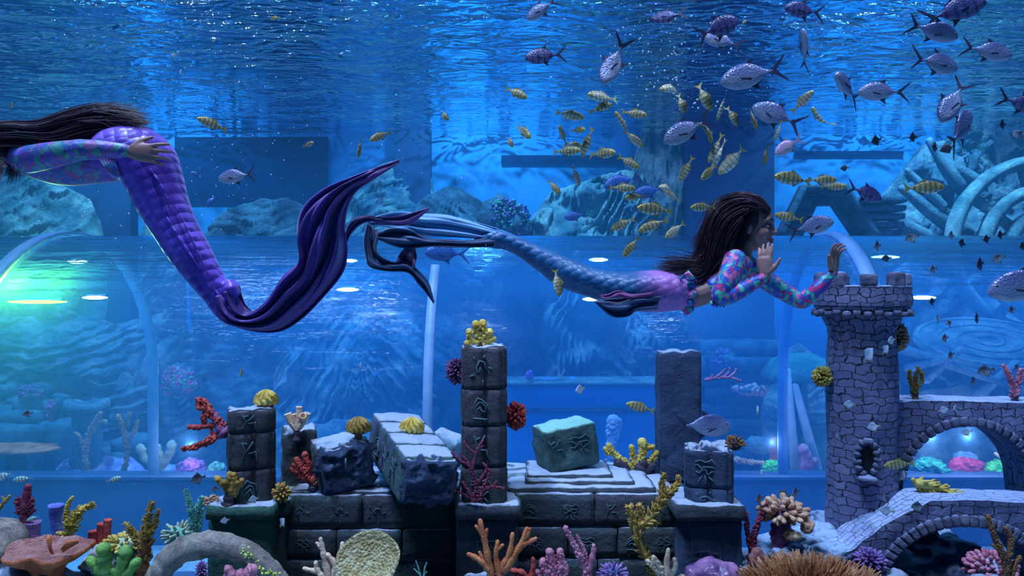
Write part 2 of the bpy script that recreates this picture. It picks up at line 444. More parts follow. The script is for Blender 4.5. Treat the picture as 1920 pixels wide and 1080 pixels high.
# ------------------------------------------------------------------ sculpted rocks behind the tunnel
def rockmat(name, c1, c2, bs=9):
    m = NT(name); v = m.coord('Object')
    col = m.ramp(m.noise(v, 2.2, 5, .6), [(.38, lin(c1)), (.62, lin(c2))])
    nr = m.bump(m.noise(v, bs, 8, .72, .8), 1.0, .15)
    m.pbr(col, .85, nr); return m.m
M_rock1 = rockmat('blue_grey_rock', '3f7498', '9cc4d2'); M_rock2 = rockmat('pale_teal_rock', '4a88a0', 'b4dce2', 16)
M_rock3 = rockmat('dark_slate_rock', '264f70', '5c8eaa', 12)
def interp(pts, x):
    for (a, b) in zip(pts, pts[1:]):
        if a[0] <= x <= b[0]: return a[1] + (b[1] - a[1]) * (x - a[0]) / max(1e-6, b[0] - a[0])
    return pts[0][1] if x < pts[0][0] else pts[-1][1]
def relief(top, Y, zb, thick, ang, freq, amp, nu=170, nv=120, seed=0.0, lump=.25, warp=.5, ang2=None, split=None, lean=.6, sharp=1.0):
    """closed rock with a carved front; top: outline in pixels at depth Y"""
    x0, x1 = top[0][0], top[-1][0]; rows = []; back = []
    X0, X1 = (x0 - 960) / F * Y, (x1 - 960) / F * Y
    for j in range(nv + 1):
        v = j / nv; row = []; brow = []
        for i in range(nu + 1):
            u = i / nu; pxx = x0 + (x1 - x0) * u
            zt = HC - (interp(top, pxx) - 540) / F * Y
            zt += .06 * noise.fractal(Vector((pxx * .02, seed, 0)), 1, 2, 3)
            zt = max(zt, zb + .02)
            X = (pxx - 960) / F * Y; z = zb + (zt - zb) * v
            a = ang
            if ang2 is not None:
                s_ = min(1, max(0, (u - split) * 6 + .5)); a = ang + (ang2 - ang) * s_
            p = Vector((X, 0, z))
            wv = noise.noise(Vector((X * 1.1 + seed, z * 1.1, seed))) * warp
            q = (X * -math.sin(a) + z * math.cos(a)) * freq + wv * 3 + .5 * noise.noise(Vector((X * 5, z * 5, seed + 2)))
            r = .55 * (1 - abs(math.sin(q * PI)) ** .6) + .4 * (1 - abs(math.sin(q * 1.9 * PI + 1)) ** .6) + .12 * noise.fractal(Vector((X * 9, z * 9, seed)), .7, 2, 3)
            r *= .35 + 1.1 * max(0, noise.noise(Vector((X * 2.2, z * 2.2, seed + 5))) + .45)
            l = noise.fractal(Vector((X * .9 + seed, z * .9, seed)), 1, 2, 3) * lump
            edge = (2 * u - 1) ** 6 + v ** 5
            d = -amp * r - l + lean * v * thick * .4 + edge * thick * .5
            d = min(d, 12.4 - Y)
            row.append(Vector((X, Y + d, z))); brow.append(Vector((X, min(12.55, Y + thick * .9), z)))
        rows.append(row); back.append(brow)
    mb = MB()
    full = [r + b[::-1] for r, b in zip(rows, back)]
    mb.grid(full, closed_u=True, caps=False)
    b0 = len(mb.v) - len(full[0])
    n = len(full[0])
    # close the top between front and back edges
    for i in range(nu):
        mb.f.append((b0 + i, b0 + i + 1, b0 + n - 2 - i, b0 + n - 1 - i))
    return mb
def rock(top, Y, label, mat, zb=0.0, thick=.6, ang=.2, freq=5, amp=.1, **kw):
    mb = relief(top, Y, zb, thick, ang, freq, amp, **kw)
    cx = (top[0][0] + top[-1][0]) / 2
    o = mb.build('rock_formation', mat, loc=((cx - 960) / F * Y, Y, zb))
    tag(o, label, 'rock', 'carved rocks of the tank backdrop'); return o
R_ = math.radians
rock([(-110, 330), (0, 322), (70, 330), (130, 372), (150, 425), (160, 470)], 11.6, 'pale blue rock with slanting ridges rising behind the tunnel at the far left', M_rock2, ang=R_(32), freq=4.2, amp=.16, seed=1, thick=.7)
rock([(-110, 640), (-20, 600), (90, 585), (180, 610), (250, 600), (300, 640)], 11.0, 'blue ridged rock behind the tunnel under the green lamp reflection', M_rock1, ang=R_(14), freq=5.5, amp=.14, seed=2)
rock([(240, 470), (262, 410), (290, 395), (320, 425), (330, 470)], 11.3, 'small pale pointed rock poking up behind the purple thigh', M_rock2, ang=R_(60), freq=5, amp=.1, seed=3, nu=40, thick=.4)
rock([(225, 690), (300, 640), (380, 600), (470, 610), (545, 655)], 11.25, 'blue ridged rock seen through the tunnel below the purple tail', M_rock1, ang=R_(24), freq=6.5, amp=.13, seed=4, warp=.7)
rock([(340, 470), (390, 395), (440, 372), (520, 364), (565, 385), (590, 470)], 11.1, 'rounded layered blue rock above the tunnel beneath the dark window', M_rock3, ang=R_(4), freq=7, amp=.09, seed=5)
rock([(500, 640), (560, 590), (650, 572), (740, 585), (800, 575), (850, 640)], 10.9, 'blue rock carved like spread wings, behind the fallen columns', M_rock1, ang=R_(62), ang2=R_(-38), split=.5, freq=6, amp=.17, seed=6, warp=.35)
rock([(585, 470), (600, 420), (650, 345), (700, 300), (760, 285), (800, 320), (830, 470)], 11.9, 'tall striped rock rising behind the tip of the purple fin', M_rock1, ang=R_(28), freq=6.5, amp=.13, seed=7, thick=.7)
rock([(735, 470), (775, 375), (815, 345), (860, 342), (905, 375), (945, 425), (960, 470)], 11.0, 'dark humped rock above the blue translucent fin', M_rock3, ang=R_(-34), freq=8, amp=.08, seed=8)
rock([(830, 690), (900, 620), (990, 600), (1080, 640), (1160, 600), (1250, 690)], 11.5, 'dark blue reef rock with pale crusts seen between the two tall pillars', M_rock3, ang=R_(-18), freq=4, amp=.2, seed=9, warp=1.2, lump=.4)
rock([(985, 470), (1000, 400), (1040, 352), (1110, 330), (1180, 310), (1230, 330), (1260, 470)], 11.2, 'craggy bright blue rock above the tunnel under the striped shoal', M_rock2, ang=R_(50), freq=3.2, amp=.22, seed=10, warp=1.6, lump=.45)
rock([(1180, 470), (1195, 300), (1215, 225), (1285, 215), (1300, 300), (1305, 470)], 11.9, 'tall pale rock with vertical grooves beside the dark pier', M_rock2, ang=R_(88), freq=5, amp=.12, seed=11, thick=.5, nu=50)
rock([(1440, 700), (1470, 668), (1520, 650), (1565, 680), (1600, 740)], 10.6, 'teal mound rock inside the far reef left of the castle tower', M_rock2, ang=R_(10), freq=7, amp=.08, seed=12, nu=60, thick=.5)
rock([(1600, 470), (1640, 395), (1690, 350), (1730, 300), (1760, 262), (1850, 240), (1990, 235), (2060, 470)], 12.0, 'large jagged rock wall behind the stone wheel at the far right', M_rock1, ang=R_(-52), freq=2.4, amp=.32, seed=13, warp=.9, lump=.5)
rock([(1690, 760), (1740, 745), (1800, 735), (1850, 730), (1880, 760)], 9.9, 'low white-topped boulder behind the bridge deck', M_rock2, ang=R_(5), freq=5, amp=.06, seed=14, nu=40, thick=.4)
rock([(1720, 830), (1740, 812), (1775, 806), (1800, 822), (1812, 870)], 10.0, 'pale domed rock framed by the left half of the bridge arch', M_rock2, ang=R_(45), freq=5, amp=.06, seed=15, nu=40, thick=.4)
rock([(60, 905), (95, 872), (150, 862), (215, 872), (250, 905)], 9.75, 'violet striped stone lying on the far ledge at left', mk('violet_stone', '7d6fb8', 'b9b4e4', 7, .7, .5, 15, .03), ang=R_(115), freq=5, amp=.09, seed=16, nu=60, nv=40, thick=.5, zb=.5)
rock([(225, 905), (270, 885), (340, 880), (350, 905)], 9.8, 'flat pale violet slab beside the violet striped stone', mk('violet_stone_pale', '6d7fc0', 'a9b4e4', 7, .7, .5, 15, .03), ang=R_(5), freq=7, amp=.05, seed=17, nu=60, nv=30, thick=.4, zb=.5)

# temple ruin far left behind the tunnel
M_temple = rockmat('blue_temple_stone', '4c88a4', '7fb8cc', 7)
t = empty('ruined_temple', at(70, 900, 10.1), 'blue ruined temple of stacked blocks at the far left behind the tunnel', 'ruin')
for (x0, x1, y0, y1, dy) in [(-60, 75, 800, 905, 0), (75, 150, 795, 905, .1), (-60, 72, 770, 800, .2), (20, 90, 750, 775, .3), (150, 235, 850, 905, .05), (205, 260, 825, 850, .1)]:
    Y = 10.1 + dy; c = (at(x0, y0, Y) + at(x1, y1, Y)) / 2 + Vector((0, .3, 0))
    MB().block(c, (m_(x1 - x0, Y), .6, m_(y1 - y0, Y)), cell=.09, rough=.03, topj=.05, seed=x0, round_=.03).build('stone_block', M_temple, t)
b = MB(); c = at(163, 760, 10.0); rows = []
for i in range(41):
    a = 2 * PI * i / 40
    rows.append(c + Vector((math.cos(a) * .23, math.sin(a) * .2, .12 * math.sin(a * 2 + 1) * .2)))
b.tube(rows, .065, 8, rough=.4, cap=False); b.tube([at(163, 772, 10), at(163, 905, 10)], [.17, .22], 12, rough=.2)
tag(b.build('stone_well', M_temple, loc=at(163, 900, 10)), 'round stone ring on a pillar, like a well, beside the blue temple', 'ruin')

# low flat back wall with a frieze, seen between the tall pillars
t = empty('carved_low_wall', at(1080, 890, 10.2), 'low blue wall with a pale top edge between the two tall dark pillars', 'wall')
Y = 10.2
MB().block((at(945, 715, Y) + at(1245, 905, Y)) / 2 + Vector((0, .25, 0)), (m_(300, Y), .5, m_(190, Y)), cell=.12, rough=.03, seed=3).build('wall_body', M_wallblue, t)
MB().block(at(1095, 717, Y) + Vector((0, .2, 0)), (m_(306, Y), .66, .05), cell=.1, rough=.02, seed=5).build('coping', M_rock2, t)
MB().block(at(1095, 768, Y) + Vector((0, .2, 0)), (m_(302, Y), .56, .05), cell=.1, rough=.02, seed=6).build('band', M_rock3, t)
t = empty('coursed_wall', at(1390, 890, 10.9), 'dark blue wall of long stone courses behind the pale branching bracket coral', 'wall')
Y = 10.9
for k in range(9):
    y0 = 640 + k * 29
    MB().block((at(1325 - (k % 3) * 12, y0, Y) + at(1470, y0 + 27, Y)) / 2 + Vector((0, .25, 0)), (m_(150 + (k % 3) * 12, Y), .5 + .06 * (k % 2), m_(27, Y)), cell=.1, rough=.03, seed=k).build('stone_course', M_rock3, t)

# stepped trapezoid doorway above the tunnel
t = empty('stepped_gateway', at(1545, 440, 11), 'dark stepped gateway with a trapezoid opening above the tunnel, right of the mermaid\'s face', 'ruin')
for k in range(4):
    e = 12 * k; Y = 11 + .16 * k
    pts = [(1462 + e, 440), (1505 + e * .55, 352 + e * .8), (1583 - e * .55, 352 + e * .8), (1640 - e, 440)]
    b = MB(); rr = .045
    for (a_, b_) in zip(pts, pts[1:]):
        A_, B_ = at(*a_, Y), at(*b_, Y); d = (B_ - A_); L = d.length; d.normalize()
        rot = Matrix(((d.x, 0, -d.z), (0, 1, 0), (d.z, 0, d.x)))
        b.block((A_ + B_) / 2, (L + .06, .2, .085), cell=.08, rough=.015, rot=rot, seed=k)
    b.build('stepped_frame', M_rock3, t)
for k in range(5):
    Y = 11.1; y0 = 372 + k * 15
    MB().block((at(1600 + 5 * k, y0, Y) + at(1685, y0 + 11, Y)) / 2, (m_(85 - 5 * k, Y), .5 - .05 * k, m_(11, Y)), cell=.1, rough=.015, seed=k).build('stone_course', M_rock3, t)

# big stone wheel at right
t = empty('ring_monument', at(1930, 470, 11), 'huge ring-shaped stone wheel with spokes standing at the far right', 'wheel')
def ringarc(cx, cy, rx, ry, Y, rr, a0=0, a1=360, n=48):
    pts = []
    for i in range(n + 1):
        a = R_(a0 + (a1 - a0) * i / n); pts.append(at(cx + rx * math.cos(a), cy - ry * math.sin(a), Y))
    return MB().tube(pts, rr, 8, flat=1.6, rough=.12, cap=(a1 - a0) < 360)
ringarc(1945, 462, 160, 158, 11, .1).build('outer_ring', M_rock2, t)
ringarc(1950, 470, 105, 112, 10.9, .1).build('middle_ring', M_rock2, t)
ringarc(1955, 480, 66, 78, 10.8, .09).build('inner_ring', M_rock2, t)
for a in (100, 142, 172, 205, 60, 20, -20, 240):
    A_ = at(1950 + 62 * math.cos(R_(a)), 475 - 72 * math.sin(R_(a)), 10.9); B_ = at(1945 + 158 * math.cos(R_(a)), 464 - 155 * math.sin(R_(a)), 11)
    MB().tube([A_, (A_ + B_) / 2, B_], [.09, .07, .09], 7, rough=.15).build('spoke', M_rock2, t)
for i, (x0, y0, x1, y1, w_) in enumerate([(1655, 400, 1740, 445, 16), (1690, 352, 1790, 430, 18), (1742, 262, 1800, 350, 16), (1770, 300, 1830, 338, 14), (1700, 318, 1768, 388, 12)]):
    Y = 11.3; b = MB().tube([at(x0, y0, Y), at((x0 + x1) / 2, (y0 + y1) / 2, Y), at(x1, y1, Y - .1)], [m_(w_ * .45, Y), m_(w_ * .8, Y), m_(w_ * .9, Y)], 5, rough=.15)
    tag(b.build('fallen_stone_beam', M_rock1, loc=at(x0, y0, Y)), ['lowest fallen stone beam left of the stone wheel', 'second lowest slanting stone beam left of the wheel', 'steep topmost stone beam leaning above the wheel', 'short stone beam touching the top left of the wheel', 'thin slanting beam between the gateway and the wheel'][i], 'beam', 'stone beams fallen beside the wheel')

# round carved disc with concentric ripples inside the far reef at right
t = empty('ringed_disc', at(1850, 640, 10.2), 'flat disc of concentric stone rings seen through the tunnel at the far right', 'carving')
for k, rr in enumerate((.18, .42, .68, .95)):
    pts = [at(1855, 640, 10.2) + Vector((rr * math.cos(2 * PI * i / 40), rr * .6 * math.sin(2 * PI * i / 40), rr * .3 * math.sin(2 * PI * i / 40))) for i in range(41)]
    MB().tube(pts, .03, 6, cap=False).build('ring', M_rock2, t)
pts = []
b = MB(); c = at(1855, 640, 10.2)
rows = [[c + Vector((r * math.cos(2 * PI * i / 40), r * .6 * math.sin(2 * PI * i / 40), r * .3 * math.sin(2 * PI * i / 40) + dz)) for i in range(40)] for (r, dz) in ((.001, 0), (1.0, 0), (1.02, -.08), (.001, -.1))]
b.grid(rows, closed_u=True); b.build('slab', M_rock1, t)
for i, (x0, y0, x1, y1, lab) in enumerate([(1690, 655, 1930, 735, 'long pale beam slanting down to the right behind the bridge deck'), (1735, 712, 1800, 655, 'short pale beam leaning up to the right by the ringed disc'), (1830, 745, 1905, 680, 'pale beam leaning toward the ringed disc at far right'), (1700, 690, 1790, 668, 'pale beam lying nearly level beside the tower coral')]):
    Y = 9.48; b = MB().tube([at(x0, y0, Y), at(x1, y1, Y - .08)], [.07, .05], 5, rough=.1); tag(b.build('fallen_beam', M_rock1, loc=at(x0, y0, Y)), lab, 'beam', 'fallen beams around the ringed disc')
# two bleached poles left of the tower
M_pole = mk('bleached_wood', '9fb8c4', 'c4d8e0', 5, .8, .3, 20)
for (x0, y0, x1, y1, lab) in [(1476, 695, 1492, 895, 'straight bleached pole standing beside the right tunnel joint'), (1490, 722, 1532, 880, 'bleached pole leaning right, between the joint and the tower')]:
    Y = 9.7; b = MB().tube([at(x0, y0, Y), at(x1, y1, Y)], [.05, .07], 8, rough=.1); tag(b.build('bleached_pole', M_pole, loc=at(x1, y1, Y)), lab, 'pole')
# giant mushroom shapes behind the poles
t = empty('giant_mushroom', at(1500, 860, 10), 'teal mushroom-shaped rock with a ribbed cap left of the castle tower', 'ornament')
c = at(1500, 705, 10.1); rows = []
for (r, z) in ((.001, .32), (.2, .30), (.36, .22), (.46, .08), (.5, -.02), (.42, -.06), (.1, -.03), (.08, -1.2)):
    rows.append([c + Vector((r * (1 + .05 * math.cos(14 * 2 * PI * i / 56)) * math.cos(2 * PI * i / 56), r * math.sin(2 * PI * i / 56), z)) for i in range(56)])
M_teal = rockmat('teal_rock', '2c9a9c', '6fd8cc', 14)
MB().grid(rows[:7], closed_u=True).build('cap', M_teal, t); MB().grid(rows[6:], closed_u=True).build('stalk', M_teal, t)
# painted blocks on the far ledge, coloured light put into their base colour
def lump(px0, px1, py0, py1, Y, mat, label, rough=.25, name='painted_rock', cat='rock', group=None, dz=1.0, thick=None, seed=0):
    c = (at(px0, py0, Y) + at(px1, py1, Y)) / 2; rx = m_(px1 - px0, Y) / 2; rz = m_(py1 - py0, Y) / 2
    o = MB().ball(c, (rx, thick or rx * .8, rz * 1.06), 36, 24, rough=rough, seed=seed + px0 * .1, nscale=5 / max(rx, rz) * .6).build(name, mat, loc=c + Vector((0, 0, -rz)))
    return tag(o, label, cat, group)
def glowrock(name, c1, c2): return mk(name, c1, c2, 14, .7, .9, 28, .04, lo=.4, hi=.6, voro=22)
G_pink = glowrock('pink_rock', 'd01860', 'ff5a98'); G_green = glowrock('green_rock', '18c040', '7dff80'); G_teal = glowrock('teal_green_rock', '118a86', '57e8bc'); G_lil = glowrock('lilac_rock', '8a4fc0', 'e07ad2')
lump(1706, 1780, 862, 902, 9.0 + .25, G_teal, 'teal-green wide rock framed by the bridge arch, first from the left', group='bright rocks under the bridge arch')
lump(1780, 1842, 860, 902, 9.3, G_pink, 'hot pink rock framed by the bridge arch', group='bright rocks under the bridge arch')
lump(1846, 1898, 866, 905, 9.25, G_green, 'bright green rock at the right of the pink one', group='bright rocks under the bridge arch')
lump(1903, 1950, 873, 905, 9.3, G_pink, 'pink rock cut off at the right picture edge', group='bright rocks under the bridge arch')
lump(1428, 1468, 864, 900, 9.25, G_green, 'round bright green mound beside the right tunnel joint')
lump(330, 386, 862, 902, 9.3, G_lil, 'pinkish lilac rock on the ledge left of the carved left pillar')
lump(388, 425, 868, 902, 9.4, glowrock('pale_green_rock', '4c8f8c', '9ad8b8'), 'pale green-grey rock behind the left pillar')
lump(1790, 1830, 848, 868, 9.8, mk('pale_blue_stone', '7fb8dc', 'b8e4f4', 6, .8, .5, 20), 'pale blue stone behind the hot pink rock')
lump(1500, 1556, 800, 905, 9.9, rockmat('pale_green_reef', '5aa08c', 'c4f0d8', 40), 'pale green-white rubble reef mound against the tower', rough=.5)
lump(1395, 1445, 820, 850, 9.8, M_rock2, 'small pale arch-topped stone behind the short right pillar')
lump(720, 800, 795, 840, 9.6, M_rock2, 'pale rock peeking above the fallen column')
lump(580, 720, 790, 860, 9.7, M_rock1, 'blue boulder behind the broken block')
lump(985, 1000, 695, 712, 10.1, G_lil, 'tiny lilac growth on the low wall right of the tall pillar', name='small_coral', cat='coral')
# crusty coral patches on rocks
def crust(px0, px1, py0, py1, Y, mats, label, n=160, r=.035, seed=1, dy=.15, group=None):
    rnd = random.Random(seed); c = at((px0 + px1) / 2, (py0 + py1) / 2, Y)
    t = empty('coral_crust', c, label, 'coral', group)
    bs = [MB() for _ in mats]
    for k in range(n):
        a = rnd.random() * 2 * PI; q = math.sqrt(rnd.random())
        p = at((px0 + px1) / 2 + (px1 - px0) / 2 * q * math.cos(a), (py0 + py1) / 2 + (py1 - py0) / 2 * q * math.sin(a), Y)
        p.y += -dy * (1 - q * q) * rnd.uniform(.2, 1) + rnd.uniform(-.05, .02); p.z += .04 * noise.noise(p * 6)
        bs[rnd.randrange(len(mats))].ball(p, r * rnd.uniform(.5, 1.2), 6, 4)
    rx, rz = m_(px1 - px0, Y) / 2, m_(py1 - py0, Y) / 2
    MB().ball(c + Vector((0, .08, 0)), (rx, dy + .05, rz), 30, 20, rough=.5, seed=seed).build('reef_base', M_rock3, t)
    for b, mt in zip(bs, mats): b.build('polyps', mt, t)
    return t
M_pk = mk('pink_polyp', 'a04a86', None, bump=0); M_gn = mk('green_polyp', '3a9a78', None, bump=0); M_pu = mk('purple_polyp', '5c4486', None, bump=0)
crust(300, 372, 688, 745, 10.85, [M_pk, M_gn, M_pk], 'pink and green coral crust seen through the tunnel, right of the left joint', 420, .022, seed=3)
rock([(880, 470), (900, 400), (935, 372), (970, 380), (1005, 430), (1015, 470)], 10.9, 'dark rock under the purple coral bush above the tunnel', M_rock3, ang=R_(70), freq=4, amp=.1, seed=21, nu=50, thick=.4)
crust(905, 996, 372, 470, 10.72, [M_pu, M_pu, M_gn], 'purple and green coral bush above the tunnel beside the craggy rock', 620, .022, seed=5)
crust(35, 90, 722, 752, 10.5, [M_pk, M_pu], 'pinkish coral crust on the far left rock', 90, seed=6)
crust(88, 104, 752, 790, 9.9, [M_pk], 'small pink coral column on the blue temple', 60, .03, seed=7, dy=.05)
crust(1330, 1375, 655, 700, 10.7, [M_pu], 'faint purple coral crust right of the dark square pillar', 80, seed=8)
crust(1375, 1440, 722, 738, 10.2, [mk('sand_coral', 'c09a98', None, bump=0)], 'flat sandy pink coral shelf on the coursed wall', 120, seed=9)
# ------------------------------------------------------------------ sunken ruins in front of the tunnel
def stonemat(name, c1, c2, dust='b9c6de', dustlo=.72, tint=None, bs=22, bd=.02):
    m = NT(name); v = m.coord('Object')
    n1 = m.noise(v, 3.5, 6, .65)
    col = m.ramp(n1, [(.36, lin(c1)), (.64, lin(c2))])
    if tint:
        col = m.mix(m.math('MULTIPLY', m.ramp(m.noise(v, 1.6, 3), [(.45, (0, 0, 0, 1)), (.6, (1, 1, 1, 1))]), .8), col, lin(tint))
    hgt = m.math('ADD', m.noise(v, bs, 7, .7), m.math('MULTIPLY', m.noise(v, 5, 4), .8))
    nr = m.bump(hgt, 1.0, bd * 1.6)
    g = m.n('NewGeometry'); sp = m.n('SeparateXYZ'); m.link(g.outputs['Normal'], sp.inputs[0])
    f = m.n('MapRange', interpolation_type='SMOOTHSTEP', ins={'From Min': dustlo, 'From Max': .97}); 
    m.link(m.math('ADD', sp.outputs[2], m.math('MULTIPLY', m.math('SUBTRACT', m.noise(v, 14, 4), .5), .5)), f.inputs[0])
    col = m.mix(f.outputs[0], col, lin(dust))      # pale sediment settled on level tops
    m.pbr(col, .8, nr); return m.m
S_dark = stonemat('slate_ruin_stone', '2b3440', '46535e', tint='2c4a44')
S_green = stonemat('green_ruin_stone', '2c5a50', '4a7a66')
S_brown = stonemat('brown_slate_stone', '2f3340', '4c4c58', tint='2a4038')
S_blue = stonemat('blue_slate_stone', '2a3c5c', '3f5678')
S_glyph = mk('carved_relief', '38505a', '50707a', 10, .8, .3, 30)
S_teal = stonemat('teal_speckled_stone', '2a4a4c', '4c7470', dust='9fe0cc', dustlo=.3)

def blk(name, x0, x1, y0, y1, Y, D, mat, parent, rough=.006, topj=0.0, cell=.035, seed=0.0, round_=.008, back=False):
    """block whose front face fills the pixel rectangle at depth Y"""
    a, b = at(x0, y1, Y), at(x1, y0, Y)
    c = (a + b) / 2 + Vector((0, D / 2, 0))
    return MB().block(c, (b.x - a.x, D, b.z - a.z), cell=cell, rough=rough, topj=topj, seed=seed + x0 * .13, round_=round_).build(name, mat, parent)
def glyphs(parent, x0, x1, y0, y1, Y, strokes, r=1.3, name='carved_glyph', mat=None):
    """strokes in unit coordinates of the rectangle"""
    b = MB()
    for st in strokes:
        pts = [at(x0 + (x1 - x0) * u, y0 + (y1 - y0) * v, Y) for (u, v) in st]
        b.tube(pts, m_(r, Y), 5)
    return b.build(name, mat or S_glyph, parent)
def carving(seed):
    """a worn carved sign: arcs, spirals, rays and short cuts"""
    r = random.Random(seed); out = []
    k = r.randrange(4)
    if k == 0:      # spiral with rays
        out.append([(.5 + .05 * i * math.cos(i * .9), .5 + .05 * i * math.sin(i * .9)) for i in range(8)])
        for a in range(5): out.append([(.5 + .42 * math.cos(a * 1.3), .5 + .42 * math.sin(a * 1.3)), (.5 + .55 * math.cos(a * 1.3), .5 + .55 * math.sin(a * 1.3))])
    elif k == 1:    # leaning figure
        out += [[(.2, .1), (.35, .45), (.2, .9)], [(.35, .45), (.6, .35), (.75, .1)], [(.5, .6), (.8, .55), (.9, .9)], [(.3, .2), (.45, .15)]]
    elif k == 2:    # nested arcs
        for q in (.2, .33, .46): out.append([(.5 + q * math.cos(.3 + i * .5), .75 - q * 1.3 * math.sin(.3 + i * .5)) for i in range(6)])
        out.append([(.15, .85), (.85, .88)])
    else:           # waves over cuts
        for q in (.2, .4, .6): out.append([(.05 + .15 * i, q + .06 * math.sin(i * 2 + q * 9)) for i in range(7)])
        out += [[(.3, .72), (.25, .95)], [(.55, .7), (.6, .95)], [(.75, .72), (.9, .9)]]
    return [[(u + r.uniform(-.06, .06), v + r.uniform(-.06, .06)) for (u, v) in st] for st in out]
G1, G2, G3, G4 = carving(1), carving(3), carving(7), carving(2)
GA = [carving(q) for q in range(12)]

# --- left pedestal and pillar
p1 = empty('stone_pedestal', at(450, 1150, 4.9), 'green-tinted square stone pedestal under the carved left pillar', 'pedestal')
blk('cap', 384, 513, 950, 976, 4.62, .52, S_green, p1, topj=.015, seed=1)
blk('body', 390, 507, 974, 1290, 4.68, .42, S_green, p1, rough=.014, seed=2)
blk('corner_shaft', 509, 532, 974, 1290, 4.80, .3, S_dark, p1, seed=3)
blk('corner_cap', 515, 540, 944, 968, 4.74, .36, S_dark, p1, topj=.015, seed=4)
def pillar(name, label, cx, rows, Y, side, rz, mat, gl=None, grp=None, topj=.03):
    """square pillar of stacked blocks with grooved faces; rows: pixel y breaks from top"""
    base = at(cx, rows[-1], Y)
    t = empty(name, base, label, 'pillar', grp)
    rot = Matrix.Rotation(rz, 3, 'Z')
    for k, (ya, yb) in enumerate(zip(rows, rows[1:])):
        za, zb_ = at(cx, ya, Y).z, at(cx, yb, Y).z
        c = Vector((base.x, Y, (za + zb_) / 2)); h = za - zb_ - .002
        b = MB(); b.block(c, (side, side, h), cell=.03, rough=.008, topj=topj if k == 0 else 0, rot=rot, seed=k * 3.1 + cx, round_=.007)
        # raised panels on the two faces turned to the viewer, leaving grooves between
        for (dx, wd) in ((-.22, .36), (.22, .34)):
            b.block(c + rot @ Vector((dx * side, -side / 2, 0)), (wd * side, .03, h * .985), cell=.03, rough=.006, rot=rot, seed=k + dx, round_=.008)
            b.block(c + rot @ Vector((side / 2, dx * side, 0)), (.03, wd * side, h * .985), cell=.03, rough=.006, rot=rot, seed=k - dx, round_=.008)
            b.block(c + rot @ Vector((-side / 2, dx * side, 0)), (.03, wd * side, h * .985), cell=.03, rough=.006, rot=rot, seed=k - dx, round_=.008)
        o = b.build('stone_drum', mat, t)
        if gl:
            g = MB()
            for st in GA[(k + gl * 3) % 12]:
                pts = []
                for (u, v) in st:
                    pts.append(c + rot @ Vector(((-.34 + .46 * u) * side, -side / 2 - .016, (.36 - .72 * v) * h)))
                g.tube(pts, .0055, 5)
            g.build('carved_glyph', S_glyph, o)
    return t
pillar('carved_pillar', 'dark carved stone pillar of three blocks on the green pedestal, dome coral on top', 471, [764, 805, 872, 946], 4.86, .262, R_(24), S_brown, 1, 'carved pillars of the ruin')
# --- centre pedestal and tall pillar
p2 = empty('stone_pedestal', at(913, 1150, 4.9), 'stone pedestal with a pale rounded cap under the tallest carved pillar', 'pedestal')
blk('cap', 853, 975, 950, 976, 4.6, .5, S_dark, p2, topj=.02, rough=.012, seed=11)
blk('body', 858, 970, 976, 1290, 4.66, .42, S_dark, p2, rough=.01, seed=12)
glyphs(p2, 890, 940, 1010, 1060, 4.655, [[(0, .1), (.9, .1)], [(.1, .1), (.1, .5), (.4, .5)], [(.6, .3), (.9, .5), (.6, .8)]])
pillar('carved_pillar', 'tallest carved stone pillar, green-grey and square, in the middle of the ruin', 907, [648, 725, 792, 868, 946], 4.82, .262, R_(5), S_brown, 2, 'carved pillars of the ruin', topj=.06)
# --- right pedestal and short pillar
p3 = empty('stone_pedestal', at(1335, 1150, 4.9), 'wide stone pedestal with a framed relief under the short right pillar', 'pedestal')
blk('cap', 1268, 1400, 950, 978, 4.58, .52, S_dark, p3, topj=.02, rough=.01, seed=21)
blk('body', 1280, 1393, 977, 1290, 4.64, .42, S_blue, p3, rough=.01, seed=22)
glyphs(p3, 1298, 1352, 988, 1048, 4.632, [[(0, 0), (1, 0), (1, 1), (0, 1), (0, 0)], [(0, .25), (.3, .15), (.6, .3), (1, .2)], [(.1, .3), (.15, .75)], [(.1, .8), (.5, .75), (.9, .85)], [(.3, .85), (.35, .97)], [(.6, .85), (.7, .97)]], .9)
pillar('carved_pillar', 'short broken carved stone pillar on the right pedestal, brown coral on its corner', 1328, [836, 905, 945], 4.82, .275, R_(-12), S_blue, 3, 'carved pillars of the ruin', topj=.07)
# --- back pillar
t = empty('square_pillar', at(1280, 905, 5.45), 'plain dark square pillar standing tall behind the short right pillar', 'pillar')
MB().block(at(1279, 785, 5.42) + Vector((0, .14, 0)), (m_(78, 5.42), .3, m_(248, 5.42)), cell=.04, rough=.018, topj=.03, rot=Matrix.Rotation(R_(-5), 3, 'Z'), seed=7).build('shaft', S_blue, t)
# --- stub behind left pillar
t = empty('stone_stub', at(555, 905, 5.1), 'pale-topped stone stub beside the left pillar with a cream tube coral on it', 'ruin')
MB().block(at(552, 868, 5.15) + Vector((0, .12, 0)), (m_(64, 5.15), .28, m_(86, 5.15) + .12), cell=.03, rough=.015, topj=.04, rot=Matrix.Rotation(R_(18), 3, 'Z'), seed=17, round_=.02).build('shaft', S_dark, t)

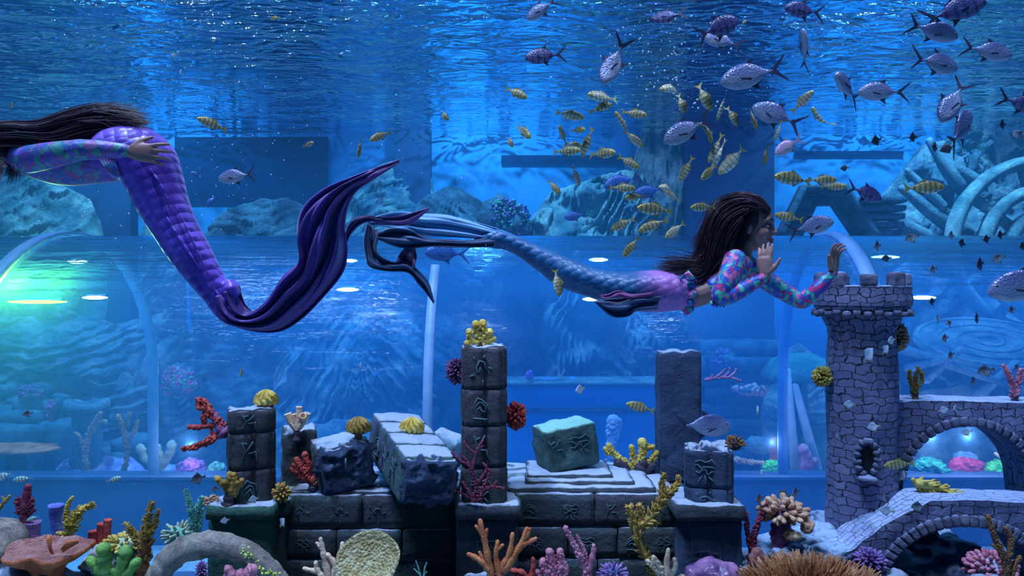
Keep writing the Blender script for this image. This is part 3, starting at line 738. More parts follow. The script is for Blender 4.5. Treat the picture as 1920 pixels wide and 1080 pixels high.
# --- low walls with courses and plinth steps
def lowwall(label, x0, x1, ytop, courses, Y, seed, steps, grp='low carved walls of the ruin'):
    t = empty('ruin_wall', at((x0 + x1) / 2, 1200, Y), label, 'wall', grp)
    rnd = random.Random(seed)
    for k, (ya, yb) in enumerate(courses):
        xs = [x0]
        nb = 2 if k % 2 == 0 else 3
        for i in range(1, nb): xs.append(x0 + (x1 - x0) * i / nb + rnd.uniform(-14, 14))
        xs.append(x1)
        for i, (xa, xb) in enumerate(zip(xs, xs[1:])):
            dy = rnd.uniform(-.012, .012) + k * -.012
            o = blk('stone_course_block', xa, xb - 1, ya, yb - 2, Y + dy, 5.58 - Y, S_brown if (i + k) % 2 else S_dark, t, rough=.008, cell=.05, seed=seed + k + i)
            if yb < 1085:
                w_ = (xb - xa)
                for q in range(max(1, int(w_ / 55))):
                    gx = xa + w_ * (q + .2) / max(1, int(w_ / 55))
                    glyphs(o, gx, gx + 30, ya + 14, yb - 14, Y + dy - .004, GA[rnd.randrange(12)], .8)
    for (xa, xb, ya, yb, dy) in steps:
        blk('step_slab', xa, xb, ya, yb, Y + dy, 5.6 - Y - dy, S_dark, t, rough=.008, topj=.008, cell=.045, seed=seed + xa)
    return t
lowwall('dark carved low wall between the left and the tallest pedestal, under the fallen blocks', 531, 853, 930, [(930, 993), (995, 1050), (1052, 1110), (1112, 1290)], 4.88, 31,
        [(541, 740, 922, 931, .04), (600, 860, 911, 923, .16), (560, 640, 905, 912, .35)])
lowwall('dark carved low wall with steps on top, between the tallest and the right pedestal', 964, 1276, 928, [(928, 988), (990, 1048), (1050, 1108), (1110, 1290)], 4.88, 47,
        [(950, 1232, 915, 929, .05), (985, 1192, 903, 916, .14), (988, 1150, 891, 904, .24), (1100, 1236, 884, 892, .55)])
t = empty('round_slab', at(925, 900, 5.35), 'round pale carved disc lying behind the tallest pillar', 'slab')
c = at(925, 882, 5.4); b = MB(); rows = []
for (r, z) in ((.001, .02), (.15, .02), (.16, .035), (.24, .035), (.25, .02), (.40, .02), (.43, .0), (.43, -.05), (.36, -.07), (.36, -.16), (.001, -.16)):
    rows.append([c + Vector((r * math.cos(2 * PI * i / 48), r * .42 * math.sin(2 * PI * i / 48), z)) for i in range(48)])
b.grid(rows, closed_u=True); b.build('disc', stonemat('pale_slab_stone', '6f8fa0', '9ab8c4'), t, angle=40)

# --- fallen pieces
def fallen(name, label, c, size, rx, ry, rz, mat, bands=None, gl=None, seed=0, rough=.012, endj=0):
    t = empty(name, Vector(c) - Vector((0, 0, size[2] / 2)), label, 'ruin', 'fallen blocks of the ruin')
    rot = (Matrix.Rotation(rz, 3, 'Z') @ Matrix.Rotation(rx, 3, 'X') @ Matrix.Rotation(ry, 3, 'Y'))
    b = MB()
    if bands:
        n = bands; L = size[1]
        for k in range(n):
            b.block(Vector(c) + rot @ Vector((0, (-.5 + (k + .5) / n) * L, 0)), (size[0], L / n - .014, size[2]), cell=.03, rough=rough, rot=rot, seed=seed + k, round_=.025)
        b.block(Vector(c), (size[0] * .94, L * .99, size[2] * .94), cell=.05, rough=.004, rot=rot, seed=seed)
        # grooved top edge lines
    else:
        b.block(Vector(c), size, cell=.025, rough=rough, rot=rot, seed=seed, round_=.03)
    o = b.build('block_body', mat, t)
    if endj:     # broken, craggy end
        e = MB(); rnd = random.Random(seed)
        e.block(Vector(c) + rot @ Vector((0, -size[1] / 2 + .02, 0)), (size[0] * .95, .09, size[2] * .93), cell=.012, rough=.05, rot=rot, seed=seed, round_=.035, nscale=13)
        e.build('broken_face', S_blue, t)
    if gl:
        g = MB()
        for (face, us) in gl:
            for q, (cx_, cz_, sc_) in enumerate(us):
                for st in GA[(q + seed) % 12]:
                    pts = []
                    for (u, v) in st:
                        a_, z_ = (u - .5) * sc_ + cx_, (.5 - v) * sc_ + cz_
                        if face == 'L': pts.append(Vector(c) + rot @ Vector((-size[0] / 2 - .004, a_, z_)))
                        else: pts.append(Vector(c) + rot @ Vector((a_, -size[1] / 2 - .004, z_)))
                    g.tube(pts, .0045, 5)
        g.build('carved_glyph', S_glyph, o)
    return t
S_bluegrey = stonemat('blue_grey_stone', '3a4c66', '5a6f88', tint='3c6a5c')  # blue-grey stone with green patches, paler than the slate
fallen('fallen_column', 'long banded column fallen toward the viewer beside the tallest pillar', at(768, 852, 5.0) , (.36, 1.0, .30), R_(7), R_(6), R_(22), S_bluegrey, bands=4, gl=[('L', [(-.3, 0, .17), (-.07, 0, .17), (.17, 0, .17)])], seed=3, endj=1)
fallen('broken_block', 'tilted broken stone block with a dark craggy face, left of the fallen column', at(640, 866, 5.08), (.36, .32, .33), R_(4), R_(-9), R_(24), S_dark, seed=5, endj=1, rough=.02)
fallen('tilted_block', 'tilted carved block with a teal crust, standing behind the wall steps', at(1060, 832, 5.38), (.40, .3, .31), R_(0), R_(-8), R_(18), S_teal, seed=8, gl=[('F', [(-.13, .02, .15), (.05, .02, .16)])], rough=.02)
fallen('small_block', 'small pale block in shadow behind the tilted carved block', at(835, 838, 5.42), (.22, .2, .2), R_(8), R_(20), R_(-20), stonemat('pale_blue_stone_block', '5a88a4', '88b4cc'), seed=9)

# ------------------------------------------------------------------ castle
def castlemat(name, sx=.10, sy=.052, c1='50547a', c2='8486a8', mort='23273e'):
    m = NT(name); tc = m.n('UVMap'); v0 = tc.outputs[0]
    nz = m.n('TexNoise', ins={'Scale': 13, 'Detail': 2}); m.link(v0, nz.inputs['Vector'])
    sub = m.n('VectorMath', operation='SUBTRACT'); m.link(nz.outputs['Color'], sub.inputs[0]); sub.inputs[1].default_value = (.5, .5, .5)
    scl = m.n('VectorMath', operation='SCALE'); m.link(sub.outputs[0], scl.inputs[0]); scl.inputs['Scale'].default_value = .075
    add = m.n('VectorMath', operation='ADD'); m.link(v0, add.inputs[0]); m.link(scl.outputs[0], add.inputs[1])
    br = m.n('TexBrick', offset=.45, squash=1.35, squash_frequency=3, ins={'Scale': 1, 'Mortar Size': .0042, 'Mortar Smooth': .8, 'Brick Width': sx, 'Row Height': sy, 'Color1': (.2, .2, .2, 1), 'Color2': (.9, .9, .9, 1), 'Mortar': (.5, .5, .5, 1), 'Bias': 0})
    m.link(add.outputs[0], br.inputs['Vector'])
    o = m.coord('Object')
    st = m.mix(m.math('ADD', m.math('MULTIPLY', br.outputs['Color'], .6), m.math('MULTIPLY', m.noise(o, 30, 4), .4)), lin(c1), lin(c2))
    col = m.mix(br.outputs['Fac'], st, lin(mort))
    h = m.math('SUBTRACT', m.math('ADD', m.math('MULTIPLY', m.noise(o, 45, 5), .25), m.math('MULTIPLY', br.outputs['Color'], .25)), m.math('MULTIPLY', br.outputs['Fac'], 1.0))
    g = m.n('NewGeometry'); sp = m.n('SeparateXYZ'); m.link(g.outputs['True Normal'], sp.inputs[0])
    f = m.n('MapRange', interpolation_type='SMOOTHSTEP', ins={'From Min': .6, 'From Max': .9}); m.link(sp.outputs[2], f.inputs[0])
    col = m.mix(f.outputs[0], col, lin('a8b4d6'))
    m.pbr(col, .8, m.bump(h, 1.0, .022)); return m.m
C_st = castlemat('castle_cobble_stone'); C_st2 = castlemat('castle_small_cobble', .07, .045)
C_plain = stonemat('castle_plain_stone', '5d6080', '8487a4', bs=30, dust='a8b4d6')
def lathe(c, prof, seg=72, j=0.0, seed=0, z0=0):
    """prof: (r, z); uv in metres"""
    rows = []; uvs = []
    for (r, z) in prof:
        ring = []
        for i in range(seg + 1):
            a = 2 * PI * i / seg - PI / 2 + PI
            rr = r + (j * noise.noise(Vector((math.cos(a) * 3, math.sin(a) * 3, z * 5 + seed))) if j else 0)
            ring.append(Vector((c.x + rr * math.cos(a), c.y + rr * math.sin(a), c.z + z))); uvs.append((i / seg * 2 * PI * prof[0][0] * 1.0, z + r * .5 if abs(prof[-1][1] - prof[0][1]) < .05 else z))
        rows.append(ring)
    return MB().grid(rows, uvs=uvs)
TWY = 5.0
tb = at(1615, 1010, TWY); ztop = at(1615, 538, TWY).z - tb.z
tower = empty('castle_tower', tb, 'tall round cobblestone castle tower with battlements at the right', 'tower')
R0 = m_(61, TWY)
zc = lambda py: at(1615, py, TWY).z - tb.z
prof = [(R0 * 1.0, -.1)] + [(R0 * (1.0 + .03 * math.sin(k)), zc(1000) + (zc(600) - zc(1000)) * k / 12) for k in range(13)]
lathe(tb, prof, j=.012).build('shaft', C_st, tower)
lathe(tb, [(R0 * 1.0, zc(612)), (R0 * 1.1, zc(600)), (R0 * 1.12, zc(592)), (R0 * 1.24, zc(590)), (R0 * 1.25, zc(580)), (R0 * 1.34, zc(578)), (R0 * 1.36, zc(566))], j=.006).build('corbel_rings', C_st2, tower, angle=35)
lathe(tb, [(R0 * 1.38, zc(572)), (R0 * 1.40, zc(560)), (R0 * 1.36, zc(548)), (R0 * 1.38, zc(537)), (R0 * 1.16, zc(535)), (R0 * 1.14, zc(560)), (.001, zc(560))], j=.01).build('parapet', C_st2, tower, angle=50)
for k in range(9):
    a = 2 * PI * (k + .35) / 9
    c = tb + Vector((R0 * 1.22 * math.cos(a), R0 * 1.22 * math.sin(a), zc(525)))
    hh = m_(26 if k % 2 else 20, TWY)
    b = MB().block(c, (.06, .10, hh), round_=.006, cell=.016, rough=.012, rot=Matrix.Rotation(a, 3, 'Z'), seed=k); b.build('merlon', C_plain, tower)
# dentil stones under the parapet
b = MB()
for k in range(30):
    a = 2 * PI * k / 30
    b.block(tb + Vector((R0 * 1.3 * math.cos(a), R0 * 1.3 * math.sin(a), zc(584 + 3 * (k % 2)))), (.06, .045, .035), cell=.015, rough=.008, rot=Matrix.Rotation(a, 3, 'Z'), seed=k, round_=.004)
b.build('corbel_stones', C_plain, tower)
# arched window with its surround of small stones
wa = R_(-90 - 17); wc = tb + Vector((R0 * math.cos(wa), R0 * math.sin(wa), zc(845)))
ux = Vector((-math.sin(wa), math.cos(wa), 0)); un = Vector((math.cos(wa), math.sin(wa), 0))
b = MB(); ring_ = [wc + un * .012 + ux * (m_(13, TWY) * math.cos(2 * PI * i / 24)) + Vector((0, 0, m_(26, TWY) * math.sin(2 * PI * i / 24))) for i in range(24)]
b.grid([ring_, [p - un * .09 for p in ring_]], closed_u=True); b.f.append(tuple(range(24)))
wn = b.build('window_opening', mk('dark_opening', '060a1a', None, bump=0), tower, smooth=False)
b = MB()
for k in range(15):
    a = 2 * PI * k / 15; rx, rz = m_(17, TWY), m_(31, TWY)
    if 4.2 < a < 5.2: continue
    b.ball(wc + un * .02 + ux * (rx * math.cos(a)) + Vector((0, 0, rz * math.sin(a))), (.026, .026, .021), 8, 6, rough=.4, seed=k)
b.ball(wc + un * .035 + Vector((0, 0, -m_(36, TWY))), (.07, .06, .026), 12, 7, rough=.3)
b.build('stone_surround', C_plain, wn)

def bridge(name, label, Y, D, top, archf, ybot, mat, grp=None, vous=None):
    """front wall of a bridge: top polyline and arch underside in pixels at depth Y"""
    x0, x1 = top[0][0], top[-1][0]; n = 90
    t = empty(name, at(x0, ybot, Y), label, 'bridge', grp)
    fr = []; uv = []
    xs = [x0 + (x1 - x0) * i / n for i in range(n + 1)]
    K = 10
    def wallface(yy, flip):
        rows = []; uvs = []
        for k in range(K + 1):
            r = []
            for x in xs:
                ya = interp(top, x); yb = min(ybot, archf(x)); p = at(x, yb + (ya - yb) * k / K, Y)
                p.y = Y + yy; 
                nz_ = .010 * noise.noise(Vector((p.x * 9, p.z * 9, yy)))
                p.y += nz_; r.append(p); uvs.append((p.x, p.z))
            rows.append(r)
        return rows, uvs
    b = MB(); rf, uf = wallface(0, 0); rb, ub = wallface(D, 1)
    b.grid(rf, uvs=uf); b.grid([r for r in rb[::-1]], uvs=ub[::-1])
    for (ra, rc) in ((rf[-1], rb[-1]), (rb[0], rf[0])):
        M_ = 5; rows = []; uvs = []
        for q in range(M_ + 1):
            rows.append([a.lerp(c_, q / M_) + Vector((0, 0, .006 * noise.noise(a.lerp(c_, q / M_) * 12))) for a, c_ in zip(ra, rc)]); uvs += [(p.x + p.z, p.y) for p in rows[-1]]
        b.grid(rows, uvs=uvs)
    b.grid([[r[0] for r in rf], [r[0] for r in rb]]); b.grid([[r[-1] for r in rb], [r[-1] for r in rf]])
    b.build('bridge_wall', mat, t, angle=50)
    if vous:
        cx, cy_, rx, ry, a0, a1, nn, ln = vous
        v = MB()
        for i in range(nn):
            a = R_(a0 + (a1 - a0) * (i + .5) / nn); p = at(cx + (rx + ln * .5) * math.cos(a), cy_ - (ry + ln * .5) * math.sin(a), Y)
            if cy_ - (ry + ln * .5) * math.sin(a) > ybot: continue
            rot = Matrix.Rotation(-a, 3, 'Y') 
            v.block(p + Vector((0, .03, 0)), (m_(ln, Y), .1, m_(rx, Y) * R_(abs(a1 - a0) / nn) * .86), cell=.016, rough=.010, rot=rot, seed=i, round_=.005)
        v.build('arch_stones', C_plain, t)
    return t
def archfn(cx, cy_, rx, ry):
    def f(x):
        u = (x - cx) / rx
        return 9999 if abs(u) >= 1 else cy_ - ry * math.sqrt(1 - u * u)
    return f
bridge('castle_bridge', 'upper stone bridge with a wide arch running right from the castle tower', 5.0, .3, [(1672, 756), (1720, 752), (1800, 752), (1870, 755), (2080, 757)], archfn(1815, 915, 122, 118), 940, C_st, 'stone bridges', (1815, 915, 120, 116, 8, 172, 22, 17))
bridge('castle_bridge', 'lower stone bridge whose ramp climbs right from the tower foot', 4.55, .3, [(1500, 1066), (1545, 1052), (1600, 1030), (1650, 990), (1700, 962), (1745, 940), (1800, 938), (2080, 950)], archfn(1808, 1105, 150, 120), 1200, C_st, 'stone bridges', (1808, 1105, 148, 118, 20, 178, 26, 22))
# rocks at the foot of the tower
S_pale = stonemat('pale_shore_rock', '4a6488', '7f9cbc', dust='b6cdea', dustlo=.35)
t = empty('shore_rocks', at(1540, 1100, 4.9), 'pale blue layered rocks heaped at the foot of the castle tower', 'rock')
for k, (px_, py_, Y, rx, ry, rz) in enumerate([(1600, 1020, 5.0, .36, .34, .13), (1510, 1045, 4.9, .3, .3, .15), (1450, 1062, 4.8, .26, .26, .11), (1575, 985, 5.15, .2, .2, .1), (1530, 1000, 5.0, .16, .16, .08), (1490, 1018, 4.8, .13, .14, .06), (1425, 1085, 4.7, .2, .2, .1), (1600, 1150, 4.9, .5, .45, .45), (1430, 1180, 4.8, .42, .4, .4), (1560, 1040, 4.65, .14, .12, .07), (1470, 1040, 4.65, .09, .1, .05)]):
    MB().ball(at(px_, py_, Y), (rx, ry, rz), 40, 26, rough=.35, seed=k * 2.3, nscale=4 / rx * .5).build('rock_lump', S_pale, t)
t = empty('arch_rock', at(1760, 1150, 4.75), 'dark rock mound under the lower bridge arch', 'rock')
MB().ball(at(1765, 1085, 4.85), (.42, .3, .24), 46, 30, rough=.35, seed=4, nscale=6).build('rock_lump', S_blue, t)
MB().ball(at(1745, 1170, 4.8), (.5, .4, .4), 36, 24, rough=.35, seed=9, nscale=5).build('rock_lump', S_blue, t)
# reef rocks under the front corals, reaching down to the tank floor
reef = empty('reef_rock', (0, 4.15, 0), 'dark reef rock running along the bottom under the front corals', 'rock')
for k, (px_, ytop, Y, rx, lab) in enumerate([(60, 1062, 4.05, .55, 'dark reef rock under the orange plate coral at the lower left'), (240, 1085, 4.1, .42, 'dark reef rock under the green finger coral'), (470, 1092, 4.15, .55, 'dark reef rock under the driftwood arch'),
    (640, 1094, 4.2, .5, 'dark reef rock under the round cup coral'), (920, 1090, 4.25, .55, 'dark reef rock under the orange antler coral'), (1110, 1095, 4.25, .5, 'dark reef rock under the pink knobby coral'), (1260, 1096, 4.2, .42, 'dark reef rock under the tall yellow branching coral'),
    (1520, 1098, 4.15, .6, 'dark reef rock under the big orange anemone'), (1860, 1098, 4.05, .6, 'dark reef rock under the brown twig coral at the lower right'), (1700, 1100, 4.1, .4, 'dark reef rock in front of the lower bridge')]):
    zt = at(px_, ytop, Y).z
    MB().ball(at(px_, ytop, Y) + Vector((0, 0, -zt / 2)), (rx, .42, zt / 2), 44, 40, rough=.16, seed=k * 1.7, nscale=3).build('rock_lump', S_dark, reef)
# ------------------------------------------------------------------ corals
def coralmat(name, c1, c2, bs=70, tip=None):
    return mk(name, c1, c2, 9, .65, .7, bs, .012, lo=.35, hi=.62)
K = {n: coralmat(n, a, b) for n, a, b in [
    ('orange_coral', 'b4552e', 'e08a55'), ('red_coral', 'a02a30', 'd45a4c'), ('darkred_coral', '5c1f38', '8c3450'), ('cream_coral', 'd8a98c', 'f2d8b8'),
    ('yellow_coral', 'b8922e', 'e8cf6a'), ('ochre_coral', '8a6a2a', 'c09a4a'), ('brown_coral', '5c3a26', '9a6a3e'), ('pink_coral', 'b45a78', 'e89cab'),
    ('lilac_coral', '7a5a9c', 'b08cc8'), ('green_coral', '3c7a3c', '8abf58'), ('teal_coral', '3c8a84', '8cd4bc'), ('pale_coral', '8aa08c', 'ccd4b0'),
    ('purple_coral', '54305c', '8c5484'), ('stalk_coral', '2a2634', '44384a'), ('blue_coral', '4a5ab8', '8c9cf0'), ('tan_coral', 'b08064', 'd8b090'), ('white_coral', 'a4aac4', 'dfe0f0'), ('darkblue_coral', '2c3a68', '5a6aa8')]}
def paint(b, path, r0, r1, Y, style='smooth', seed=0, seg=8):
    """one branch from a pixel polyline (px, py[, dy in metres])"""
    rnd = random.Random(seed * 77 + len(path))
    P3 = [tuple(at(q[0], q[1], Y)) if len(q) == 2 else tuple(at(q[0], q[1], Y + q[2])) for q in path]
    n = max(4, len(path) * 4); pts = [Vector(p) for p in spline(P3, n)]
    ra, rb = m_(r0, Y), m_(r1, Y)
    rad = [ra + (rb - ra) * i / (n - 1) for i in range(n)]
    L = sum((pts[i + 1] - pts[i]).length for i in range(n - 1))
    if style in ('smooth', 'antler'):
        b.tube(pts, [r * (1 + .12 * math.sin(i * 1.7 + seed)) for i, r in enumerate(rad)], seg, rough=.28, seed=seed)
        return
    b.tube(pts, [r * .72 for r in rad], seg, rough=.3, seed=seed)
    mean = (ra + rb) / 2
    if style == 'knob':  cnt = int(L / mean * 7); kr = .42
    elif style == 'fine': cnt = int(L / mean * 14); kr = .26
    elif style == 'tips': cnt = int(L / mean * 8); kr = .24
    elif style == 'bead': cnt = 0; kr = 0
    cnt = min(cnt, 420)
    if style == 'bead':
        step = mean * 1.1; m = max(2, int(L / step))
        for i in range(m):
            p = pts[min(n - 1, int(i / (m - 1) * (n - 1)))]; rr = ra + (rb - ra) * i / (m - 1)
            b.ball(p + Vector((rnd.uniform(-.2, .2) * rr, 0, rnd.uniform(-.3, .3) * rr)), rr * rnd.uniform(.85, 1.15), 8, 6, rough=.3, seed=i)
        return
    for k in range(cnt):
        t = rnd.random(); i = min(n - 2, int(t * (n - 1))); p = pts[i].lerp(pts[i + 1], t * (n - 1) - i)
        d = (pts[i + 1] - pts[i]).normalized(); o = Vector((rnd.gauss(0, 1), rnd.gauss(0, 1), rnd.gauss(0, 1))); o = (o - d * o.dot(d)).normalized()
        r = rad[i]
        if style == 'tips':
            tip = (o + d * .9).normalized(); q = p + o * r * .5
            b.tube([q, q + tip * r * .75, q + tip * r * 1.15], [r * .3, r * .24, r * .12], 5)
        else:
            b.ball(p + o * r * .72, r * kr * rnd.uniform(.7, 1.3), 6, 4)
    if style in ('knob', 'fine'): b.ball(pts[-1], rb * .9, 7, 5)
def tubeopen(b, path, r0, r1, Y, seed=0):
    P3 = [tuple(at(q[0], q[1], Y + (q[2] if len(q) > 2 else 0))) for q in path]; n = max(4, len(path) * 3); pts = [Vector(p) for p in spline(P3, n)]
    ra, rb = m_(r0, Y), m_(r1, Y); rows = []
    prof = [(i, ra + (rb - ra) * i / (n - 1)) for i in range(n)]
    t = None
    seq = [(pts[i], r, i) for i, r in prof] + [(pts[-1], rb * 1.08, n - 1), (pts[-1], rb * .72, n - 1), (pts[-2], rb * .6, n - 2), (pts[-2], rb * .02, n - 2)]
    for k, (p, r, i) in enumerate(seq):
        d = (pts[min(i + 1, n - 1)] - pts[max(0, i - 1)]).normalized(); B = Vector((0, 1, 0)); B = (B - d * B.dot(d)).normalized(); N = d.cross(B)
        off = d * (r * .3 if k == n else 0)
        rows.append([p + off + (N * math.cos(2 * PI * j / 12) + B * math.sin(2 * PI * j / 12)) * r * (1 + .1 * noise.noise(Vector((j, k * .5, seed)))) for j in range(12)])
    b.grid(rows, closed_u=True)
def coral(name, label, Y, base, branches, mat, style='smooth', stem=None, stemmat='stalk_coral', cat='coral', group=None, part='branches'):
    t = empty(name, at(base[0], base[1], Y), label, cat, group)
    b = MB()
    for k, br in enumerate(branches):
        st = br[3] if len(br) > 3 else style
        if st == 'open': tubeopen(b, br[0], br[1], br[2], Y, k)
        else: paint(b, br[0], br[1], br[2], Y, st, seed=k + base[0] * .01)
    b.build(part, K[mat], t)
    if stem:
        s = MB()
        for k, br in enumerate(stem): paint(s, br[0], br[1], br[2], Y, 'smooth', seed=k)
        s.build('stalk', K[stemmat], t)
    return t
def domecoral(label, px_, py_, w_, h_, Y, mat, mat2='stalk_coral', stalk=8, group=None, folds=11):
    """folded dome on a short stalk; px_, py_ is the centre of the dome"""
    c = at(px_, py_ + h_ * .25, Y); rx, rz = m_(w_ / 2, Y), m_(h_ * .75, Y)
    t = empty('dome_coral', c - Vector((0, 0, m_(h_ * .25 + stalk, Y))), label, 'coral', group)
    rows = []; seg = 88
    for i in range(22):
        th = PI * .62 * i / 21
        ring = []
        for j in range(seg):
            a = 2 * PI * j / seg; q = math.sin(th)
            f = 1 + .17 * q * math.sin(folds * a + 2.2 * math.sin(3 * th + a)) + .06 * noise.noise(Vector((a * 4, th * 6, px_)))
            ring.append(c + Vector((rx * q * f * math.cos(a), rx * .9 * q * f * math.sin(a), rz * math.cos(th) * (1 + .06 * math.sin(folds * a)))))
        rows.append(ring)
    MB().grid(rows, closed_u=True).build('cap', K[mat], t)
    rows2 = [[c + Vector((rx * r * math.cos(2 * PI * j / 24), rx * r * .9 * math.sin(2 * PI * j / 24), m_(z, Y))) for j in range(24)] for (r, z) in ((.9, -h_ * .22), (.75, -h_ * .38), (.35, -h_ * .5), (.3, -h_ * .25 - stalk - 2), (.36, -h_ * .25 - stalk - 5))]
    MB().grid(rows2, closed_u=True).build('stalk', K[mat2], t)
    return t
def ballcoral(label, px_, py_, w_, h_, Y, mat, n=150, fr=.11, fl=.42, name='ball_coral', group=None, mat2='stalk_coral', stem=None, seed=1, up=-1.0, cat='coral'):
    c = at(px_, py_, Y); rx, rz = m_(w_ / 2, Y), m_(h_ / 2, Y); rnd = random.Random(seed)
    t = empty(name, c - Vector((0, 0, rz)), label, cat, group)
    MB().ball(c, (rx * .6, rx * .6, rz * .6), 16, 10, rough=.2).build('core', K[mat2], t)
    b = MB()
    for i in range(n):
        z = 1 - 2 * (i + .5) / n; a = i * 2.39996; q = math.sqrt(1 - z * z)
        d = Vector((q * math.cos(a) + rnd.uniform(-.15, .15), q * math.sin(a) + rnd.uniform(-.15, .15), z + rnd.uniform(-.12, .12))).normalized()
        if d.z < up: continue
        p0 = c + Vector((d.x * rx * (1 - fl), d.y * rx * (1 - fl), d.z * rz * (1 - fl))); k = rnd.uniform(.85, 1.08)
        p1 = c + Vector((d.x * rx * k, d.y * rx * k, d.z * rz * k)); r = min(rx, rz) * fr
        b.tube([p0, p0.lerp(p1, .6), p1], [r * .8, r, r * .95], 6)
    b.build('polyps', K[mat], t)
    if stem:
        s = MB(); paint(s, stem[0], stem[1], stem[2], Y); s.build('stalk', K[mat2], t)
    return t
YP = 4.78
# on and around the ruins
coral('bracket_coral', 'red-orange coral with four upturned arms jutting left from the carved left pillar', 4.85, (421, 800),
      [([(418, 800), (402, 782), (384, 752)], 10, 6, 'knob'), ([(384, 756), (372, 748), (374, 762), (383, 766)], 6, 7, 'knob'), ([(405, 785), (392, 778), (381, 780), (384, 790)], 7, 6, 'knob'), ([(408, 796), (380, 800), (356, 801)], 7, 5, 'bead'), ([(416, 812), (392, 826), (366, 838), (343, 841)], 9, 5, 'knob'), ([(398, 815), (396, 802)], 4, 3)], 'red_coral', stem=[([(423, 812), (412, 800), (404, 780)], 13, 7)], stemmat='purple_coral')
domecoral('yellow-topped dome coral with a red underside on top of the carved left pillar', 499, 744, 40, 26, 4.86, 'yellow_coral', 'red_coral', 6)
coral('tube_coral', 'cream tube coral with open mouths standing on the pale stone stub', 5.1, (556, 826),
      [([(557, 806), (546, 792), (540, 777)], 6, 7, 'open'), ([(557, 806), (560, 785), (561, 764)], 6, 5.5, 'open'), ([(558, 804), (570, 790), (576, 776)], 6, 6, 'open'), ([(556, 800), (552, 788), (551, 778)], 6, 6, 'open'), ([(560, 800), (566, 788), (568, 780, -.05)], 6, 6, 'open')], 'cream_coral', stem=[([(556, 828), (557, 802)], 7, 5)])
domecoral('orange-brown folded dome coral on the broken block', 672, 795, 42, 26, 5.0, 'ochre_coral', 'brown_coral', 12, folds=14)
domecoral('golden folded dome coral on top of the fallen column', 772, 796, 42, 26, 5.05, 'yellow_coral', 'stalk_coral', 5, folds=13)
coral('fan_coral', 'crimson fan coral curling against the broken block', 4.95, (585, 905),
      [([(582, 898), (566, 892), (548, 880)], 10, 6, 'fine'), ([(580, 890), (562, 874), (556, 862)], 11, 7, 'fine'), ([(580, 884), (576, 866), (572, 852)], 9, 7, 'fine'), ([(560, 884), (552, 872)], 9, 6, 'fine'), ([(584, 898), (592, 908)], 9, 6, 'smooth')], 'red_coral', stem=[([(588, 916), (582, 896)], 9, 6)])
coral('tube_coral', 'golden tube coral at the front foot of the carved left pillar', 4.68, (428, 946),
      [([(430, 925), (418, 908), (406, 896)], 6, 7), ([(428, 922), (425, 908), (420, 905, -.04)], 7, 7), ([(432, 925), (431, 905), (430, 888)], 6, 6), ([(434, 918), (440, 902), (438, 890)], 6, 6), ([(436, 926), (448, 912), (454, 900)], 5, 5), ([(430, 935), (431, 918)], 8, 8), ([(440, 930), (445, 915), (446, 905, -.05)], 5, 5)], 'ochre_coral', stem=[([(428, 948), (430, 925)], 12, 9)])
ballcoral('small mossy brown coral at the right foot of the left pillar', 527, 924, 34, 36, 4.75, 'ochre_coral', 50, .16, .6, name='bush_coral', seed=4)
ballcoral('small pale branching coral on the left corner of the green pedestal', 396, 940, 32, 22, 4.72, 'tan_coral', 44, .18, .6, name='bush_coral', seed=5)
coral('tube_coral', 'yellow finger coral crowning the tallest pillar', 4.8, (898, 655),
      [([(900, 645), (884, 636), (880, 622)], 7, 8, 'knob'), ([(900, 642), (896, 622), (892, 608)], 7, 9, 'knob'), ([(902, 644), (908, 625), (905, 606)], 7, 9, 'knob'), ([(904, 646), (918, 634), (918, 622)], 6, 8, 'knob'), ([(884, 640), (876, 644)], 7, 8, 'knob'), ([(908, 640), (926, 636)], 6, 6, 'knob')], 'yellow_coral', stem=[([(900, 664), (900, 642)], 8, 6)])
ballcoral('dark maroon ball coral on the left side of the tallest pillar', 856, 696, 42, 48, 4.84, 'purple_coral', 150, .10, .4, seed=6)
ballcoral('brick red knobby ball coral on the right side of the tallest pillar', 967, 779, 38, 52, 4.9, 'red_coral', 110, .16, .35, seed=7, mat2='purple_coral')
coral('branching_coral', 'dark red spiny branching coral at the foot of the tallest pillar', 4.6, (895, 944),
      [([(892, 940), (876, 930), (852, 920)], 4, 2.5, 'knob'), ([(890, 938), (878, 920), (868, 905)], 4, 3, 'knob'), ([(898, 940), (905, 915), (918, 890), (917, 880)], 5, 2.5, 'knob'), ([(905, 920), (922, 912), (944, 916)], 4, 3, 'knob'), ([(925, 912), (931, 903)], 3, 2.5, 'knob'), ([(894, 930), (890, 900), (878, 870), (862, 850)], 5, 2.5, 'knob'), ([(880, 872), (860, 862), (847, 848)], 3, 2.5), ([(886, 880), (893, 850), (905, 826)], 3.5, 2), ([(890, 850), (876, 838), (870, 828)], 2.5, 2), ([(898, 905), (912, 880), (906, 868)], 3.5, 2.5), ([(894, 842), (906, 836)], 2.5, 2)], 'darkred_coral')
coral('finger_coral', 'yellow and orange lobed coral spreading behind the wall steps', 5.45, (1185, 888),
      [([(1185, 880), (1165, 862), (1148, 848), (1142, 836)], 10, 7, 'fine'), ([(1142, 850), (1135, 842)], 7, 6, 'fine'), ([(1190, 875), (1186, 850), (1184, 838)], 9, 6, 'fine'), ([(1195, 872), (1206, 848), (1204, 830)], 10, 11, 'fine'), ([(1200, 875), (1222, 862), (1230, 850)], 9, 8, 'fine'), ([(1205, 840), (1224, 838)], 7, 6, 'fine')], 'yellow_coral', stem=[([(1180, 893), (1160, 866)], 16, 12), ([(1195, 893), (1205, 866)], 16, 12), ([(1190, 893), (1225, 872)], 12, 9)])
